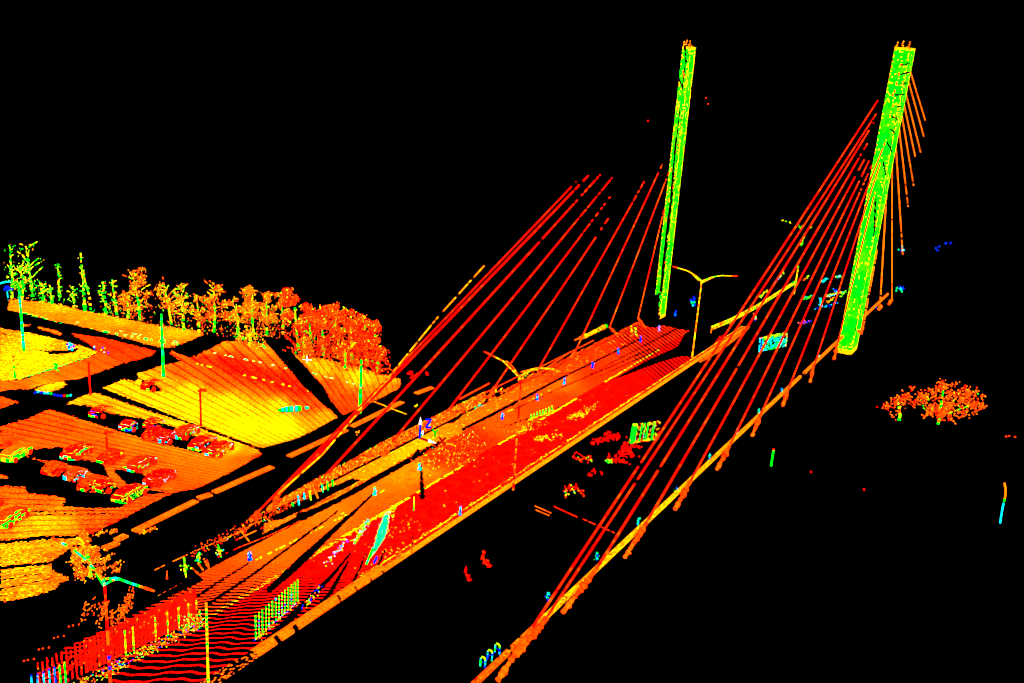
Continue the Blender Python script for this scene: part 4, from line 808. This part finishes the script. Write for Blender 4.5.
def farpts(name, label, cat, L, r=.13, z=0, group=None):
    s = Scan()
    for a, b, n_, ts in L:
        A, B = at(a, z), at(b, z); A2, B2 = aty(a, (A[1] + B[1]) / 2), aty(b, (A[1] + B[1]) / 2)
        s.points(A2 + (B2 - A2) * rng.random((n_, 1)) + rng.normal(size=(n_, 3)) * .1, r, pick(n_, ts, [1] * len(ts)))
    return tag(s.build(name, M_PAINT), label, cat, group)
farpts('lorry', 'cyan and blue lorry outline beside the right pylon foot', 'lorry', [((816, 308), (838, 303), 34, [BLUE, CYAN]), ((820, 297), (821, 307), 26, [CYAN, TEAL]), ((826, 297), (842, 292), 44, [LIME, GREEN, YELLOW, CYAN]), ((833, 289), (837, 291), 12, [BLUE, CYAN]), ((826, 303), (834, 298), 22, [AMBER, GREEN, YELLOW]), ((840, 297), (846, 291), 22, [GREEN, LIME])])
for a, b, ts, lab in (((804, 299), (811, 296), [CYAN, GREEN, LIME], 'short cyan streak left of the cyan lorry outline'), ((822.5, 282), (827, 278), [CYAN, TEAL, CYAN], 'small cyan patch above the cyan lorry outline'), ((835, 277), (841, 276), [GREEN, AMBER, CYAN], 'green and cyan dash right of the small cyan patch'), ((798, 324), (810, 321.5), [ORANGE, AMBER, BLUE], 'flat orange dash below the cyan lorry outline')):
    farpts('vehicle', lab, 'car', [(a, b, 22, ts)], group='far vehicle fragments between the right cables')
s = Scan(); P = [at((711, 333), 0), at((730, 325), 0), at((757, 310.5), 0), at((778, 297), 0), at((795, 286), 0)]
for q in (.5, .85): s.tube([p_ + [0, 0, q] for p_ in P], .14, lambda x: float(rng.choice([YELLOW, LIME, GREEN, AMBER, ORANGE])), .05, .35)
for p_ in P: s.tube([p_, p_ + [0, 0, .9]], .08, lambda x: AMBER, 0, .3)
tag(s.build('guard_rail', M_STEEL), 'yellow and green guard rail running off behind the right front cables', 'railing')
s = Scan(); b = at((794, 294), 0); s.tube([b, over((798, 266), b)], .14, tree_of([LIME, YELLOW, ORANGE, GREEN], [1, 2, 1, 1]), .05, .3); tag(s.build('pole', M_STEEL), 'yellow green pole standing at the far end of the guard rail behind the cables', 'pole')
farpts('road_sign', 'yellow, green and blue slanted streak above the far guard rail', 'sign', [((760, 297), (768, 290), 24, [LIME, GREEN, YELLOW]), ((774, 284), (781, 275), 22, [BLUE, CYAN, LIME])], r=.15)
farpts('road_sign', 'green slanted stroke high between the far right front cables', 'sign', [((801, 245), (804, 235), 22, [GREEN, LIME]), ((810, 228), (811, 227), 4, [LIME])], r=.17)
farpts('road_sign', 'row of green dots left of the upper right front cables', 'sign', [((780, 220), (794, 223), 10, [YELLOW, GREEN, LIME]), ((801, 228), (798, 226), 5, [GREEN, LIME])], r=.17)
farpts('road_sign', 'small blue and orange stroke below the far guard rail', 'sign', [((756, 313), (755, 321), 16, [BLUE, AMBER, LIME])], r=.15)
farpts('kerb_stone', 'orange and yellow dotted bits at the upper end of the far guard rail', 'kerb', [((802, 280), (809, 276), 9, [YELLOW, ORANGE, LIME]), ((783, 273), (784, 272), 4, [LIME])], r=.17)
s = Scan(); P = [at((700, 361), .3), at((716, 352), .3), at((730, 342), .3), at((748, 327), .3)]; s.tube(P, .22, lambda q: .10 + .06 * rng.random(), lambda q: .05 + .3 * (q > .7), .3, 6, .2); tag(s.build('crash_barrier', M_CONC), 'orange crash barrier continuing from the median behind the right front cables', 'barrier')
s = Scan(); P = [atx((580, 338), -12.6), atx((588, 335), -12.6), atx((598, 330), -12.6), atx((606, 326), -12.6)]
s.tube(P, .26, tree_of([AMBER, ORANGE, YELLOW, GREEN], [4, 2, 2, 1]), .12, .3, 6, .2); s.tube([P[0], atx((575, 340), -12.6)], .1, lambda q: ORANGE, 0, .2); tag(s.build('railing', M_STEEL), 'short orange and green railing piece between the innermost left cables', 'railing')
farpts('railing_post', 'pair of green and orange strokes left of the left pylon foot', 'post', [((632, 327), (633, 335), 12, [ORANGE, LIME]), ((635, 328), (636, 336), 18, [LIME, GREEN])], r=.13)
for y0, lab in (((498, 392), 'cluttered orange maintenance frame at the sixth left cable foot'), ((524, 377), 'cluttered orange maintenance frame at the right arm of the middle lamp'),):
    s = Scan(); b = atx(y0, -12.1)
    for _ in range(9): a = b + rng.normal(size=3) * [.1, .8, .25]; s.tube([a, a + rng.normal(size=3) * [.1, .5, .35]], .08, lambda q: float(rng.choice([ORANGE, RORANGE, AMBER, LIME])), .1, .2)
    tag(s.build('maintenance_frame', M_STEEL), lab, 'frame')
farpts('cable_box', 'small green and cyan bars on the pavement left of the sixth cable', 'box', [((475, 408), (482, 403), 22, [GREEN, TEAL, CYAN]), ((465, 416), (468, 413), 14, [GREEN, LIME, RED])], r=.09)
s = Scan(); P = [atx((472, 408), -12.3), atx((482, 401), -12.3), atx((497, 388), -12.3)]; s.tube(P, .08, lambda q: RORANGE, .1, .2)
P = [atx((460, 399), -12.4), atx((473, 392), -12.4), atx((489, 383.5), -12.4)]; s.tube(P, .10, lambda q: .08, .05, .2)
P = [atx((506, 394), -12.3), atx((530, 380), -12.3), atx((548, 367), -12.3), atx((570, 352), -12.3)]; s.tube(P, .08, lambda q: .07 + .05 * rng.random(), .1, .25)
tag(s.build('handrail', M_STEEL), 'thin red and orange handrail along the far left pavement behind the middle lamp', 'railing')
s = Scan(); P = [atx((375, 402), -14), atx((383, 405), -14), atx((395, 410), -14), atx((406, 414), -14)]; s.tube(P, .07, tree_of([AMBER, YELLOW, LIME, ORANGE], [2, 2, 1, 1]), .2, .2); tag(s.build('sign_arm', M_STEEL), 'thin yellow dotted arm over the black road between left cables', 'arm')
farpts('road_stud', 'lone yellow dot on the black road between the left cables', 'stud', [((358, 431), (359, 432), 5, [YELLOW, AMBER])], r=.12, z=ZL)
farpts('road_stud', 'yellow and green dot on the black road left of the fifth cable', 'stud', [((415.5, 405), (416, 406), 6, [YELLOW, LIME, AMBER])], r=.13, z=ZL)
farpts('bollard', 'small red bracket hanging at the fourth left cable', 'bracket', [((408, 374), (412, 372), 18, [RED]), ((410, 377), (418, 374), 14, [RED, RORANGE]), ((426, 374), (428, 373), 10, [RED])], r=.1)
# posts and specks in the black at the right
s = Scan(); b = at((771, 466), -5); t = over((775, 449), b); s.tube([b, t], .13, lambda q: (RED if q > .9 else (GREEN if rng.random() < .8 else YELLOW)), .03, .15); tag(s.build('pole', M_STEEL), 'short green pole alone in the black right of the edge beam', 'pole')
s = Scan(); b = at((1000, 523), -5); P = [b, aty((1002.5, 508), b[1]), aty((1005, 497), b[1]), aty((1005.5, 490), b[1]), aty((1004.5, 483), b[1])]
s.tube(P, .11, lambda q: (CYAN if q < .55 else (GREEN if q < .65 else AMBER)) if rng.random() < .85 else float(rng.choice([RED, LIME])), .04, .15); tag(s.build('pole', M_STEEL), 'curved cyan and yellow pole at the right border of the picture', 'pole')
for pts_, lab, z_ in (([(1006, 436.5), (1009, 436), (1015, 437)], 'three orange dots in the black below the lone tree', -5), ([(864, 489.5)], 'single dark red speck low in the black at the right', -5), ([(706, 98), (708, 104)], 'two orange specks right of the left pylon top', None), ([(648, 121)], 'single red speck left of the left pylon top', None), ([(877, 407)], 'single red speck below the right pylon', -5), ([(811, 472)], 'single faint red speck right of the short green pole', -5)):
    s = Scan()
    for u in pts_: s.points([at(u, z_) if z_ is not None else atx(u, -12.0)], .15, [RORANGE if len(pts_) > 1 else RED])
    tag(s.build('stray_speck', M_STEEL), lab, 'speck', 'stray specks in the black')

# ------------------------------------------------------------------ axis arrows with letters, at the scanner head
MW, MR, MG, MB = plain_material('white_paint', (.7, .7, .7)), plain_material('red_paint', (.10, .0, 0)), plain_material('green_paint', (0, .18, 0)), plain_material('blue_paint', (.0, .002, .4))
o3 = over((417.5, 438), at((418.5, 466), 0)); zc = o3[2]
ax_root = empty('axis_arrows', 'white tipped axis arrows marked X, Y and Z at the scanner position', 'axes'); ax_root.location = tuple(o3)
zt = over((418, 424), o3); xt = at((429, 441), zc); yt = at((421.5, 434.5), zc)
for tip, m, nm in ((zt, MB, 'z_arrow'), (xt, MR, 'x_arrow'), (yt, MG, 'y_arrow')):
    s = Scan(); s.tube([o3, tip], .09, lambda q: 0, 0, .2, 8); sh = child(s, 'arrow_shaft', m, ax_root)
    d = (tip - o3) / np.linalg.norm(tip - o3); L = {'z_arrow': .65, 'x_arrow': .75, 'y_arrow': 1.0}[nm]
    s = Scan(); s.tube([tip, tip + d * L], lambda q: .15 * (1 - q) + .01, lambda q: 0, 0, .08, 10); child(s, 'arrow_head', MW, ax_root)
right_v = RM[0].copy(); right_v[2] = 0; right_v /= np.linalg.norm(right_v); upv = np.array([0, 0, 1.])
def letter(center, strokes, m, w_, h_):
    s = Scan()
    for st in strokes: s.tube([center + right_v * (x - .5) * w_ + upv * (y - .5) * h_ for x, y in st], .09, lambda q: 0, 0, .15, 6)
    child(s, 'letter', m, ax_root)
dep = o3[1]
letter(aty((428.5, 423.5), dep), [[(0, 1), (1, 1), (0, 0), (1, 0)]], MB, .48, .72)
letter(aty((435.2, 433), dep), [[(0, 1), (.5, .5), (.5, 0)], [(1, 1), (.5, .5)]], MG, .5, .68)
letter(aty((442.3, 441), dep - .6), [[(0, 1), (1, 0)], [(1, 1), (0, 0)]], MR, .55, .66)
# white cursor cross: a viewer overlay, added here as tubes above the lot
c = at((307, 362), ZL) + np.array([0, 0, .3]); s = Scan()
s.tube([c - right_v * .55, c + right_v * .55], .055, lambda q: 0, 0, .3, 6); s.tube([c - upv * .5, c + upv * .5], .055, lambda q: 0, 0, .3, 6)
tag(s.build('cursor_cross', MW), 'small white cursor overlay cross above the edge of the lot by the red thicket', 'cross')
